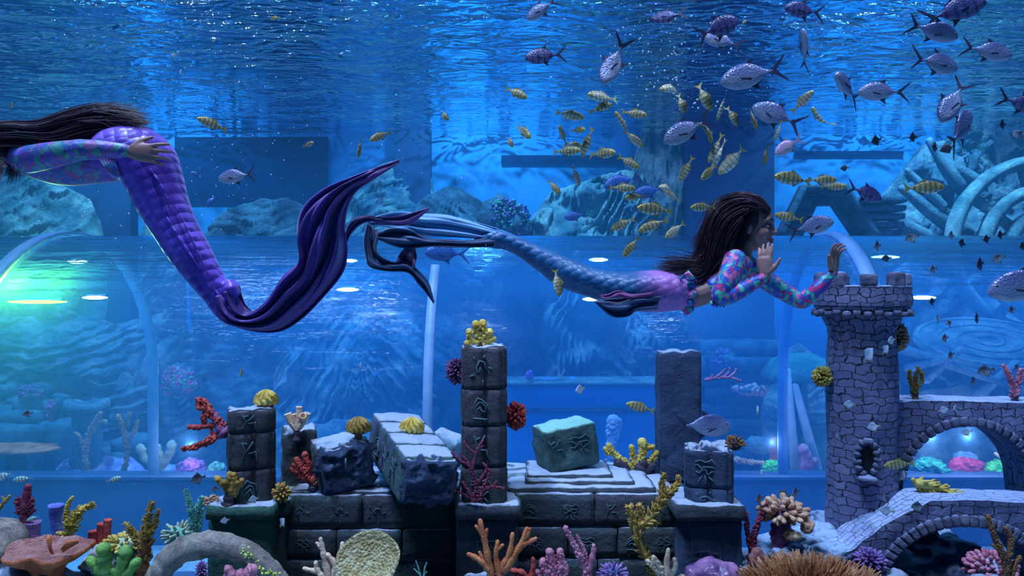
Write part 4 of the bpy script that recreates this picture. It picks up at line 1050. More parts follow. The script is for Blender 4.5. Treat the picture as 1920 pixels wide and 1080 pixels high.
coral('branch_coral', 'pale violet branching coral jutting right from the dark square pillar', 5.3, (1324, 712),
      [([(1322, 712), (1345, 708), (1370, 708), (1388, 714)], 4, 2.5, 'fine'), ([(1340, 709), (1352, 700), (1360, 692)], 3, 2, 'fine'), ([(1356, 708), (1366, 698), (1368, 690)], 3, 2, 'fine'), ([(1366, 708), (1378, 698), (1380, 692)], 3, 2, 'fine'), ([(1330, 712), (1336, 703)], 3, 2, 'fine')], 'lilac_coral')
ballcoral('brown feathery coral on the corner of the short right pillar', 1378, 833, 40, 36, 4.75, 'brown_coral', 70, .09, .7, name='frond_coral', seed=8, up=-.3)
# tower and bridges
ballcoral('yellow-brown clump coral on the left side of the castle tower', 1541, 706, 36, 38, 4.98, 'yellow_coral', 110, .13, .35, name='clump_coral', seed=9, mat2='brown_coral')
ballcoral('tan clump coral under the parapet on the right side of the castle tower', 1684, 632, 36, 54, 4.95, 'tan_coral', 120, .13, .35, name='clump_coral', seed=10, mat2='brown_coral')
coral('twig_coral', 'olive-yellow upright coral standing on the bridge deck near the tower', 5.1, (1716, 752),
      [([(1716, 750), (1714, 720), (1722, 690)], 6, 4, 'tips'), ([(1716, 735), (1706, 712), (1705, 695)], 4, 3, 'tips'), ([(1716, 730), (1728, 715), (1729, 698)], 4, 3, 'tips')], 'ochre_coral', stem=[([(1716, 754), (1716, 736)], 8, 5)])
coral('twig_coral', 'pinkish upright coral on the bridge deck at the far right', 5.1, (1902, 756),
      [([(1902, 750), (1898, 718), (1884, 690)], 6, 4, 'tips'), ([(1902, 740), (1912, 710), (1914, 692)], 5, 4, 'tips'), ([(1894, 712), (1888, 700), (1880, 684)], 4, 3, 'tips')], 'pink_coral', stem=[([(1902, 758), (1902, 738)], 7, 5)])
b_ = [([(1735 + 10 * i, 935 - 2 * i % 3), (1722 + 11.5 * i, 915 + 3 * i), (1712 + 12.5 * i, 899 + 3.6 * i)], 5, 4.5, 'fine') for i in range(9)]
coral('table_coral', 'long yellow finger-tipped coral lying on the lower bridge under the arch', 4.75, (1770, 942), b_ + [([(1720, 905), (1770, 920), (1812, 935)], 12, 7, 'tips')], 'yellow_coral', stem=[([(1770, 945), (1772, 925)], 16, 12)], stemmat='brown_coral')
ballcoral('violet-pink bushy coral at the foot of the lower bridge', 1631, 1052, 60, 50, 4.35, 'lilac_coral', 110, .12, .5, name='bush_coral', seed=11, mat2='purple_coral')
# right foreground
ballcoral('pink and tan cauliflower coral on a dark stem left of the tower rocks', 1468, 962, 92, 62, 4.7, 'tan_coral', 90, .17, .5, name='cauliflower_coral', seed=12, mat2='purple_coral', stem=([(1462, 1040), (1464, 985)], 16, 20), up=-.45)
coral('branching_coral', 'dark crimson branching coral rising between the right pedestal and the cauliflower coral', 4.65, (1408, 1085),
      [([(1408, 1085), (1410, 1030), (1416, 990), (1432, 962), (1438, 944)], 8, 4, 'knob'), ([(1410, 1040), (1402, 1000), (1400, 962)], 6, 4, 'knob'), ([(1414, 1010), (1424, 985)], 5, 3, 'knob'), ([(1420, 980), (1430, 955)], 5, 3.5, 'knob'), ([(1406, 1010), (1396, 985)], 4, 3, 'knob')], 'darkred_coral')
for (x, y, w_, h_, lab) in [(1513, 987, 26, 28, 'peach knob sponge at the right of the cauliflower coral'), (1486, 1003, 30, 20, 'peach rounded sponge under the cauliflower coral'), (1420, 1045, 32, 38, 'brownish pink blocky sponge right of the right pedestal')]:
    o = MB().ball(at(x, y, 4.6), (m_(w_ / 2, 4.6), m_(w_ / 2, 4.6), m_(h_ / 2, 4.6)), 24, 16, rough=.3, seed=x).build('sponge', K['tan_coral'] if y < 1040 else coralmat('brick_sponge', '7c4448', 'a06a60'), loc=at(x, y + h_ / 2, 4.6)); tag(o, lab, 'sponge')
# big anemone
t = empty('sea_anemone', at(1525, 1120, 4.05), 'big orange-brown sea anemone with pointed tentacles at the bottom edge', 'anemone')
b = MB(); rnd = random.Random(5); c = at(1525, 1110, 4.1)
for i in range(620):
    a = rnd.uniform(0, 2 * PI); q = math.sqrt(rnd.random()) * .34
    p = c + Vector((q * math.cos(a), q * .8 * math.sin(a), .07 * (1 - (q / .34) ** 2)))
    d = Vector((math.cos(a) * q * 2.4 + rnd.uniform(-.15, .15), math.sin(a) * q * 2.2 - .15, .75 + rnd.uniform(-.1, .2))).normalized(); L = rnd.uniform(.085, .13)
    b.tube([p, p + d * L * .5, p + d * L + Vector((rnd.uniform(-.015, .015), 0, 0))], [.0095, .0085, .003], 5)
b.build('tentacles', coralmat('anemone_tentacle', 'a8683e', 'dca070'), t); MB().ball(c - Vector((0, 0, .1)), (.33, .28, .13), 24, 12).build('column', K['brown_coral'], t)
coral('twig_coral', 'brown rough twig coral with three tips at the lower right', 4.1, (1890, 1100),
      [([(1895, 1100), (1880, 1040), (1862, 1000), (1853, 968)], 9, 5, 'fine'), ([(1888, 1060), (1896, 1015), (1886, 990)], 8, 5, 'fine'), ([(1895, 1080), (1902, 1060), (1912, 1045)], 7, 5, 'fine'), ([(1872, 1030), (1862, 1022)], 5, 4, 'fine')], 'brown_coral')
ballcoral('pink and white knobby coral behind the brown twig coral', 1858, 1066, 90, 62, 4.35, 'pink_coral', 120, .14, .3, name='knob_coral', seed=13, mat2='white_coral')
coral('mushroom_coral', 'yellow-edged mushroom coral on a dark stalk under the lower bridge arch', 4.9, (1742, 1065), [([(1728, 1005), (1745, 992), (1766, 985)], 10, 5, 'fine')], 'ochre_coral', stem=[([(1742, 1068), (1740, 1035), (1745, 1000)], 15, 16)], stemmat='stalk_coral')
# middle foreground
coral('tall_branch_coral', 'tall yellow-grey branching coral reaching up in front of the right pedestal', 4.35, (1235, 1100),
      [([(1235, 1100), (1222, 1060), (1200, 1020), (1193, 985)], 9, 11, 'tips'), ([(1193, 985), (1185, 965), (1180, 950)], 9, 6, 'tips'), ([(1196, 990), (1222, 965), (1240, 940), (1255, 918)], 12, 8, 'tips'), ([(1240, 940), (1241, 910), (1245, 888)], 7, 4, 'tips'), ([(1250, 930), (1266, 912), (1273, 893)], 7, 4, 'tips'), ([(1200, 985), (1202, 962), (1199, 948)], 7, 5, 'tips'), ([(1258, 918), (1276, 906)], 4, 3, 'tips'), ([(1205, 985), (1235, 978)], 8, 5, 'tips')], 'ochre_coral')
coral('antler_coral', 'pale yellow stubby antler coral beside the base of the tall branching coral', 4.15, (1250, 1100),
      [([(1255, 1100), (1250, 1065), (1253, 1030)], 9, 4), ([(1250, 1080), (1232, 1058), (1225, 1045)], 8, 5, 'knob'), ([(1255, 1085), (1266, 1062), (1264, 1048)], 6, 4), ([(1262, 1092), (1280, 1082)], 8, 6), ([(1240, 1080), (1214, 1052)], 6, 5, 'knob')], 'cream_coral')
coral('antler_coral', 'orange antler coral with smooth pale-tipped branches in front of the centre pedestal', 4.2, (930, 1100),
      [([(925, 1100), (916, 1050), (908, 1010), (900, 975)], 8, 4), ([(908, 1008), (892, 986)], 4, 3), ([(910, 1008), (913, 992)], 4, 3), ([(918, 1070), (900, 1050), (878, 1039)], 7, 4.5), ([(908, 1055), (899, 1035)], 4, 3), ([(938, 1085), (930, 1045), (933, 1015)], 7, 3.5), ([(931, 1032), (943, 1022)], 4, 3), ([(938, 1070), (956, 1035), (961, 1000)], 7, 3.5), ([(945, 1070), (975, 1025), (988, 990)], 8, 4), ([(978, 1022), (1005, 1010)], 6, 4), ([(972, 1030), (992, 996), (990, 992)], 5, 3)], 'orange_coral', 'antler')
coral('knob_coral', 'salmon pink knobby coral in front of the low carved wall', 4.2, (1040, 1100),
      [([(1040, 1100), (1036, 1060), (1030, 1035)], 12, 9, 'fine'), ([(1045, 1095), (1052, 1055), (1050, 1034)], 10, 8, 'fine'), ([(1035, 1090), (1020, 1065), (1018, 1052)], 9, 8, 'fine'), ([(1048, 1090), (1060, 1070), (1056, 1055)], 8, 7, 'fine'), ([(1020, 1100), (1008, 1072)], 9, 6, 'fine')], 'pink_coral', 'fine')
coral('antler_coral', 'small rusty orange antler coral behind the salmon knobby coral', 4.3, (985, 1100), [([(1000, 1100), (980, 1075), (960, 1070)], 7, 5), ([(995, 1090), (1000, 1062), (999, 1046)], 6, 3.5), ([(975, 1100), (970, 1078)], 7, 5)], 'red_coral', 'antler')
coral('branching_coral', 'pink thorny branching coral leaning left before the low wall', 4.25, (1105, 1100),
      [([(1105, 1100), (1095, 1060), (1078, 1025), (1063, 995), (1060, 988)], 9, 4, 'knob'), ([(1098, 1065), (1096, 1035), (1082, 1004)], 6, 2.5, 'knob'), ([(1102, 1070), (1112, 1040), (1113, 1022)], 7, 4, 'smooth')], 'pink_coral')
ballcoral('small blue-violet fuzzy coral at the bottom between two pink corals', 1150, 1078, 62, 46, 4.25, 'lilac_coral', 90, .09, .5, name='bush_coral', seed=14, mat2='darkblue_coral')
lump(1285, 1392, 1052, 1110, 4.3, mk('shiny_purple_rock', '5a3c74', 'c48cb4', 6, .25, .6, 10, .05), 'glossy purple rock at the bottom before the right pedestal', name='reef_rock', rough=.2)
# cup coral
t = empty('cup_coral', at(690, 1120, 4.0), 'large round beige cup coral tilted toward the viewer at the bottom', 'coral')
c = at(690, 1052, 4.05); rot = Matrix.Rotation(R_(52), 3, 'X') @ Matrix.Rotation(R_(-6), 3, 'Y'); rows = []
for (r, z) in ((.001, -.035), (.06, -.03), (.12, -.012), (.16, .01), (.172, .02), (.178, .012), (.165, -.012), (.10, -.06), (.05, -.12), (.045, -.3)):
    rows.append([c + rot @ Vector((r * math.cos(2 * PI * j / 60) * (1 + .03 * math.sin(5 * 2 * PI * j / 60)), r * math.sin(2 * PI * j / 60) * .95, z)) for j in range(60)])
MB().grid(rows[:6], closed_u=True).build('cup', mk('cup_polyps', 'a8925a', 'd8cfa0', 20, .7, 1.0, 120, .02, voro=60), t); MB().grid(rows[5:], closed_u=True).build('underside', K['pale_coral'], t)
coral('antler_coral', 'pale peach antler coral left of the round cup coral', 4.2, (615, 1100),
      [([(620, 1100), (612, 1060), (605, 1030), (601, 1010)], 8, 4), ([(604, 1030), (594, 1018)], 4, 3), ([(625, 1090), (628, 1060), (614, 1040)], 7, 5), ([(612, 1090), (596, 1070), (592, 1054)], 7, 4), ([(596, 1072), (570, 1066)], 5, 4), ([(632, 1095), (640, 1050), (642, 1018)], 7, 4), ([(640, 1090), (655, 1075)], 9, 8)], 'cream_coral', 'antler')
coral('grass_coral', 'sparse thin green sprig at the bottom right of the cup coral', 4.3, (792, 1095), [([(792, 1095), (786, 1070), (780, 1052)], 2, 1), ([(794, 1095), (796, 1068), (800, 1055)], 2, 1), ([(790, 1085), (800, 1072)], 1.5, 1), ([(788, 1078), (776, 1066)], 1.5, 1)], 'teal_coral')
# driftwood arch
t = empty('driftwood_arch', at(400, 1110, 4.0), 'thick pale driftwood arch curving over the bottom left, lime patch on its right side', 'driftwood')
P3 = [tuple(at(x, y, 4.0)) for (x, y) in [(268, 1130), (300, 1075), (330, 1040), (375, 1022), (420, 1022), (465, 1038), (500, 1065), (528, 1100), (545, 1150)]]
pts = [Vector(p) for p in spline(P3, 60)]
def woodmat():
    m = NT('driftwood_bark'); v = m.coord('Object')
    col = m.ramp(m.noise(v, 7, 5, .7), [(.35, lin('7c6c68')), (.55, lin('c8bab0')), (.72, lin('d4d0a0'))])
    m.pbr(col, .85, m.bump(m.noise(m.coord('Object', (1, 1, 1)), 30, 6, .75, 1.5), 1, .03)); return m.m
MB().tube(pts, [m_(24 - 9 * abs(i / 59 - .35), 4.0) for i in range(60)], 22, rough=.22, flute=(7, .05)).build('trunk', woodmat(), t)
b = MB(); rnd = random.Random(3)
for k in range(120):
    u = rnd.random(); b.ball(at(455 + 65 * u + rnd.gauss(0, 4), 1036 + 52 * u + rnd.gauss(0, 5), 3.945 + rnd.uniform(-.01, .02)), rnd.uniform(.003, .009), 6, 4)
b.build('lime_patch', mk('lime_growth', 'a8c83c', 'e4f08c', 30, .6, .6, 60), t)
for k, (x, y, w_, h_) in enumerate([(438, 1070, 40, 34), (470, 1068, 34, 32), (424, 1060, 16, 18)]):
    pass
coral('leather_coral', 'raspberry pink lobed coral under the driftwood arch', 3.95, (450, 1105), [([(440, 1100), (434, 1076), (426, 1064)], 10, 8), ([(450, 1100), (452, 1072)], 12, 10), ([(462, 1100), (470, 1070), (476, 1066)], 11, 14), ([(436, 1090), (424, 1078)], 8, 6)], 'pink_coral')
ballcoral('small violet coral seen through the driftwood arch', 378, 1070, 22, 40, 4.25, 'lilac_coral', 60, .14, .5, name='bush_coral', seed=15, stem=([(378, 1180), (378, 1085)], 12, 8))
# left foreground
t = empty('plate_coral', at(88, 1080, 3.95), 'wide orange-pink plate coral with a split in its middle at the lower left', 'coral')
c = at(88, 1030, 4.0); seg = 96
def platerows(profile):
    rows = []
    for (r, z) in profile:
        ring = []
        for j in range(seg):
            a = 2 * PI * j / seg; f = 1 + .10 * math.sin(2 * a + 1) + .07 * math.sin(5 * a) + .03 * noise.noise(Vector((a * 3, r * 9, 0)))
            zz = z + (.010 * math.sin(3 * a + .5) + .007 * math.sin(7 * a)) * (r / .2) ** 2 + r * math.sin(a) * .12
            ring.append(c + Vector((r * f * math.cos(a), r * f * .78 * math.sin(a), zz)))
        rows.append(ring)
    return rows
K_plate = mk('plate_polyps', 'b0685c', 'd89c94', 12, .75, 1.0, 150, .015, voro=90); K_rim = coralmat('plate_rim', 'b8542c', 'e88450')
MB().grid(platerows([(.001, -.012), (.06, -.010), (.12, -.004), (.18, .004), (.2, .010)]), closed_u=True).build('plate_top', K_plate, t)
MB().grid(platerows([(.2, .010), (.209, .0), (.2, -.016), (.16, -.045), (.1, -.075), (.07, -.12), (.08, -.3)]), closed_u=True).build('plate_underside', K_rim, t)
b = MB()
for (x0, y0, x1, y1, hh) in [(93, 1012, 97, 1040, .05), (118, 1036, 148, 1018, .04)]:
    p0, p1 = at(x0, y0, 3.93), at(x1, y1, 3.93); b.grid([[p0, p0.lerp(p1, .5) + Vector((0, -.012, 0)), p1], [p0 + Vector((0, -.02, hh * .6)), p0.lerp(p1, .5) + Vector((0, -.04, hh)), p1 + Vector((0, -.02, hh * .4))]])
b.build('inner_flap', K_rim, t, mods=[('SOLIDIFY', {'thickness': .012})])
t = empty('mossy_boulder', at(0, 1120, 4.1), 'rounded mossy boulder cut off at the lower left corner', 'rock')
MB().ball(at(-15, 1040, 4.2), (m_(72, 4.2), .2, m_(66, 4.2)), 46, 32, rough=.14, seed=3, nscale=5).build('boulder', woodmat(), t)
coral('finger_coral', 'thick green finger coral with flattened lobes at the bottom left', 3.95, (212, 1100),
      [([(205, 1100), (198, 1060), (194, 1028)], 9, 13), ([(218, 1095), (230, 1055), (236, 1032)], 9, 13), ([(222, 1100), (240, 1075), (258, 1052)], 8, 10), ([(200, 1100), (184, 1070), (168, 1048)], 8, 9), ([(195, 1095), (180, 1062)], 8, 5), ([(210, 1100), (212, 1070)], 7, 6), ([(230, 1100), (248, 1085)], 8, 8)], 'green_coral')
ballcoral('yellow-white polyp cluster on a stone above the green finger coral', 232, 1020, 92, 34, 4.15, 'yellow_coral', 80, .2, .35, name='polyp_cluster', seed=16, mat2='pale_coral', up=-.2)
lump(158, 275, 1022, 1080, 4.2, mk('pale_rubble', '7f8790', 'c4c8c4', 10, .8, .7, 30, .02), 'pale rubble stone behind the green finger coral', name='reef_rock')
coral('twig_coral', 'golden brown feathery twig coral standing at the lower left', 4.1, (268, 1100),
      [([(268, 1060), (272, 1010), (276, 975), (286, 942)], 10, 4.5, 'tips'), ([(272, 1010), (290, 985), (297, 955)], 7, 3, 'tips'), ([(268, 1020), (250, 1000), (234, 980)], 8, 4, 'tips')], 'ochre_coral', stem=[([(270, 1100), (268, 1060), (270, 1005)], 12, 10), ([(268, 1035), (288, 1012)], 8, 4)], stemmat='brown_coral')
coral('branching_coral', 'wine red forked coral with stubby tips at the left edge', 4.3, (48, 1010),
      [([(50, 1010), (48, 970), (50, 935), (52, 912)], 8, 7), ([(48, 970), (36, 950), (32, 935)], 7, 4, 'knob'), ([(50, 960), (60, 945), (60, 934)], 7, 3.5, 'knob'), ([(46, 980), (44, 955), (42, 932)], 8, 4, 'smooth'), ([(52, 965), (66, 955)], 5, 3.5), ([(40, 965), (28, 960)], 4, 2.5), ([(38, 945), (26, 942)], 3, 2.5)], 'darkred_coral', stem=[([(54, 1030), (50, 990)], 9, 7)])
coral('tube_sponge', 'blue-violet tube sponge standing beside the yellow forked coral', 4.35, (106, 1010), [([(108, 1005), (105, 970), (105, 950)], 9, 13, 'open')], 'blue_coral')
coral('tube_sponge', 'small violet and white cup sponge behind the orange plate coral', 4.3, (62, 1012), [([(62, 1010), (62, 995), (62, 982)], 12, 13, 'open')], 'lilac_coral')
coral('forked_coral', 'yellow forked coral with a fuzzy right arm beside the blue tube sponge', 4.3, (128, 1010),
      [([(128, 1005), (124, 970), (128, 945), (136, 932)], 8, 3, 'fine'), ([(130, 990), (142, 965), (158, 952), (175, 946)], 9, 4.5, 'tips'), ([(132, 1000), (142, 980), (146, 968)], 9, 6, 'tips'), ([(122, 1002), (108, 1000)], 6, 4, 'knob')], 'yellow_coral', part='branches')
coral('tube_sponge', 'brick red trio of stubby tube sponges left of the polyp cluster', 4.35, (182, 1020), [([(178, 1025), (176, 1010), (175, 998)], 9, 9, 'open'), ([(190, 1020), (190, 1000), (191, 984)], 8, 8, 'open'), ([(200, 1010), (201, 990), (202, 976)], 7, 7, 'open')], 'red_coral')
coral('twig_coral', 'sea-green spiky twig coral left of the green pedestal', 4.4, (362, 1015),
      [([(365, 1015), (362, 975), (354, 940), (348, 918)], 8, 3, 'tips'), ([(364, 990), (372, 955), (378, 932)], 7, 3.5, 'tips'), ([(366, 1005), (376, 975), (380, 955)], 6, 3, 'tips')], 'teal_coral')
ballcoral('pale mint bushy coral beside the spiky sea-green coral', 335, 1003, 66, 48, 4.4, 'pale_coral', 46, .12, .75, name='bush_coral', seed=17, mat2='teal_coral', stem=([(325, 1055), (325, 1015)], 12, 10), up=-.3)
coral('fork_coral', 'small yellow-green twig coral at the far left edge above the wine red coral', 4.3, (-5, 960), [([(-8, 960), (8, 942), (18, 930)], 4, 3, 'knob'), ([(10, 940), (4, 932)], 3, 2, 'knob')], 'ochre_coral')
# corals on the far side, seen through the tunnel
coral('tree_coral', 'dim brownish branching coral left of the left tunnel joint', 9.6, (165, 900), [([(165, 900), (160, 850), (168, 810), (188, 775)], 6, 5, 'knob'), ([(168, 815), (180, 795), (198, 790)], 5, 4, 'knob'), ([(160, 850), (150, 820), (140, 812)], 4, 3, 'knob')], 'tan_coral')
coral('tree_coral', 'dim olive branching coral just left of the left tunnel joint', 9.6, (235, 900), [([(225, 900), (240, 850), (232, 810), (222, 780)], 6, 5, 'knob'), ([(238, 830), (254, 805), (258, 790)], 5, 3, 'knob'), ([(238, 800), (243, 775)], 4, 3, 'knob')], 'ochre_coral')
t = empty('shelf_coral', at(40, 850, 9.6), 'long dusky orange shelf coral at the left edge on the far side', 'coral')
c = at(30, 842, 9.7); MB().ball(c, (m_(78, 9.7), .3, m_(9, 9.7)), 30, 10, rough=.25, seed=2, nscale=4).build('shelf', K['orange_coral'], t); MB().tube([at(30, 845, 9.7), at(30, 905, 9.7)], [.1, .14], 8, rough=.3).build('stalk', K['stalk_coral'], t)
coral('fan_coral', 'grey-green fan coral right of the left tunnel joint', 9.55, (300, 900), [([(300, 900), (300, 860), (292, 838)], 7, 9, 'smooth'), ([(300, 880), (318, 850), (322, 832)], 7, 10, 'smooth'), ([(296, 885), (272, 860), (262, 838)], 6, 9, 'smooth')], 'pale_coral')
coral('tree_coral', 'dusky pink coral right of the right tunnel joint', 9.5, (1510, 895), [([(1510, 900), (1512, 860), (1506, 840)], 12, 10, 'smooth'), ([(1514, 880), (1528, 862)], 8, 6, 'smooth')], 'pink_coral', stem=[([(1512, 902), (1512, 885)], 9, 12)])
coral('tree_coral', 'dusky red coral left of the right tunnel joint', 9.6, (1450, 860), [([(1450, 900), (1452, 850), (1450, 826)], 10, 9, 'smooth')], 'red_coral')
coral('antler_coral', 'ghostly pale antler coral inside the right part of the bridge arch', 9.3, (1885, 905), [([(1890, 905), (1885, 865), (1866, 850)], 6, 3), ([(1885, 866), (1900, 855), (1912, 862)], 4, 3), ([(1876, 858), (1874, 838)], 3, 2), ([(1890, 860), (1890, 842)], 3, 2)], 'cream_coral', 'antler')
coral('fuzzy_coral', 'row of pinkish fuzzy coral right of the short pillar on the far ledge', 9.5, (1408, 868), [([(1378, 862), (1400, 866), (1430, 868)], 8, 5, 'fine')], 'tan_coral')
coral('bubble_coral', 'frosty blue lacy coral standing on the far side above the yellow lobed coral', 9.6, (1145, 905), [([(1140, 905), (1146, 840), (1150, 790)], 10, 15, 'fine'), ([(1150, 820), (1160, 790)], 10, 8, 'fine')], 'white_coral')
# ------------------------------------------------------------------ fish
def fishmat(name, back, side, belly, bars=None, nbar=7, barw=.5, rough=.35, yellow=None, dark=None):
    m = NT(name); tc = m.n('TexCoord'); sp = m.n('SeparateXYZ'); m.link(tc.outputs['Object'], sp.inputs[0])
    nz = m.noise(tc.outputs['Object'], 6, 3)
    z = m.math('ADD', sp.outputs[2], m.math('MULTIPLY', m.math('SUBTRACT', nz, .5), .05))
    zz = m.n('MapRange', ins={'From Min': -.16, 'From Max': .18}); m.link(z, zz.inputs[0])
    col = m.ramp(zz.outputs[0], [(.1, lin(belly)), (.5, lin(side)), (.9, lin(back))])
    if bars:
        s_ = m.math('SINE', m.math('MULTIPLY', m.math('ADD', sp.outputs[0], m.math('MULTIPLY', nz, .03)), nbar * 2 * PI))
        f = m.n('MapRange', interpolation_type='SMOOTHSTEP', ins={'From Min': barw, 'From Max': barw + .3}); m.link(s_, f.inputs[0])
        col = m.mix(m.math('MULTIPLY', f.outputs[0], .6), col, lin(bars))
    if yellow:
        f = m.n('MapRange', interpolation_type='SMOOTHSTEP', ins={'From Min': .28, 'From Max': .46}); m.link(sp.outputs[0], f.inputs[0])
        col = m.mix(m.math('MULTIPLY', f.outputs[0], .7), col, lin(yellow))
    sc = m.n('TexVoronoi', ins={'Scale': 34}); m.link(tc.outputs['Object'], sc.inputs['Vector'])
    m.pbr(col, rough, m.bump(sc.outputs['Distance'], .25, .01), Metallic=.15); return m.m
def finmat(name, c, a=.85):
    m = NT(name); v = m.coord('Object'); w_ = m.n('TexWave', wave_type='BANDS', bands_direction='Z', ins={'Scale': 14, 'Distortion': 2}); m.link(v, w_.inputs[0])
    m.pbr(m.mix(m.math('MULTIPLY', w_.outputs['Fac'], .35), lin(c), (.02, .02, .03, 1)), .5, None, Alpha=a); return m.m
FM = {'gold': (fishmat('golden_striped_skin', '6c6238', 'a8a070', 'e0dcc4', '2a2a20', 8, .25, yellow='b8a020'), finmat('yellow_fin', 'b8a850')),
      'goldpale': (fishmat('pale_striped_skin', '8c8468', 'cfc8a8', 'f4f0e0', '6a6450', 8, .45, yellow='c8b448'), finmat('pale_yellow_fin', 'd8cc88')),
      'silver': (fishmat('violet_silver_skin', '4a5280', '7a84aa', 'b0b8d0', rough=.3), finmat('dusky_fin', '3c3a5c')),
      'dark': (fishmat('dusky_violet_skin', '2c2a58', '4a4880', '7478a8', '20204a', 7, .5), finmat('dark_fin', '28264a')),
      'blue': (fishmat('dim_blue_skin', '1f4f9c', '2f66b4', '4880c8'), finmat('blue_fin', '2a58a4', .6)),
      'pink': (fishmat('pale_pink_skin', 'b088b8', 'd8b4cc', 'f0dce4'), finmat('pink_fin', 'd8b8cc')),
      'mono': (fishmat('mono_silver_skin', '2e3c52', '6c7c90', 'a4b4c0', '14202c', 3, .75), finmat('mono_fin', '505a3c', .9)),
      'monod': (fishmat('mono_dark_skin', '0e1828', '1c2c40', '34485c'), finmat('mono_dark_fin', '2c3420', .95)),
      'monop': (fishmat('mono_pale_skin', '8ca0b8', 'c0d0e0', 'e8f0f8'), finmat('mono_yellow_fin', 'c8b860', .9)),
      'zebra': (fishmat('zebra_skin', '9cc8b8', 'b8e0dc', 'd8f0f0', '123040', 6.5, .1), finmat('zebra_fin', '9cc8d8', .7))}
M_eyeb = mk('fish_eye', '05060a', None, rough=.1, bump=0); M_eyer = mk('fish_eye_ring', 'b0a880', None, rough=.3, bump=0)
SH = {  # top, bottom outlines along x (nose .5 .. tail root), thickness, tail reach, fins
 'gold': dict(top=[(.5, .0), (.47, .045), (.40, .10), (.28, .155), (.1, .175), (-.08, .13), (-.24, .05), (-.32, .022), (-.36, .025)], bot=[(.5, -.01), (.46, -.05), (.38, -.10), (.25, -.15), (.08, -.16), (-.1, -.12), (-.24, -.05), (-.32, -.022), (-.36, -.025)], th=.07, tail=(-.34, -.5, .15, .06), dor=[(.1, .16), (.02, .215), (-.08, .165), (-.24, .065), (-.1, .125)], an=[(0, -.14), (-.03, -.195), (-.1, -.14), (-.24, -.06), (-.12, -.11)]),
 'pomp': dict(top=[(.5, -.01), (.48, .035), (.42, .085), (.3, .14), (.12, .165), (-.05, .12), (-.18, .04), (-.24, .017), (-.28, .02)], bot=[(.5, -.03), (.47, -.06), (.4, -.10), (.27, -.14), (.1, -.15), (-.06, -.10), (-.18, -.035), (-.24, -.017), (-.28, -.02)], th=.065, tail=(-.26, -.5, .22, .12), dor=[(.12, .15), (-.06, .27), (-.02, .15), (-.18, .05), (-.08, .11)], an=[(.06, -.14), (-.1, -.27), (-.05, -.14), (-.18, -.045), (-.08, -.10)]),
 'mono': dict(top=[(.5, .0), (.44, .07), (.32, .20), (.15, .33), (0, .36), (-.12, .26), (-.24, .09), (-.32, .05), (-.36, .06)], bot=[(.5, -.01), (.42, -.09), (.3, -.20), (.12, -.33), (-.02, -.36), (-.12, -.26), (-.24, -.09), (-.32, -.05), (-.36, -.06)], th=.06, tail=(-.34, -.5, .15, .03), dor=[(.12, .30), (-.05, .43), (-.06, .34), (-.24, .10), (-.08, .28)], an=[(.08, -.32), (-.08, -.43), (-.08, -.34), (-.24, -.10), (-.1, -.28)])}
for sh_ in SH.values():
    if sh_ is SH['pomp']:
        for k_ in ('top', 'bot'): sh_[k_] = [(x, z * (1.28 if x > -.12 else 1)) for x, z in sh_[k_]]
        sh_['dor'] = [(.12, .19), (-.03, .26), (-.01, .18), (-.18, .045), (-.08, .13)]; sh_['an'] = [(.06, -.17), (-.07, -.26), (-.04, -.165), (-.18, -.04), (-.08, -.12)]
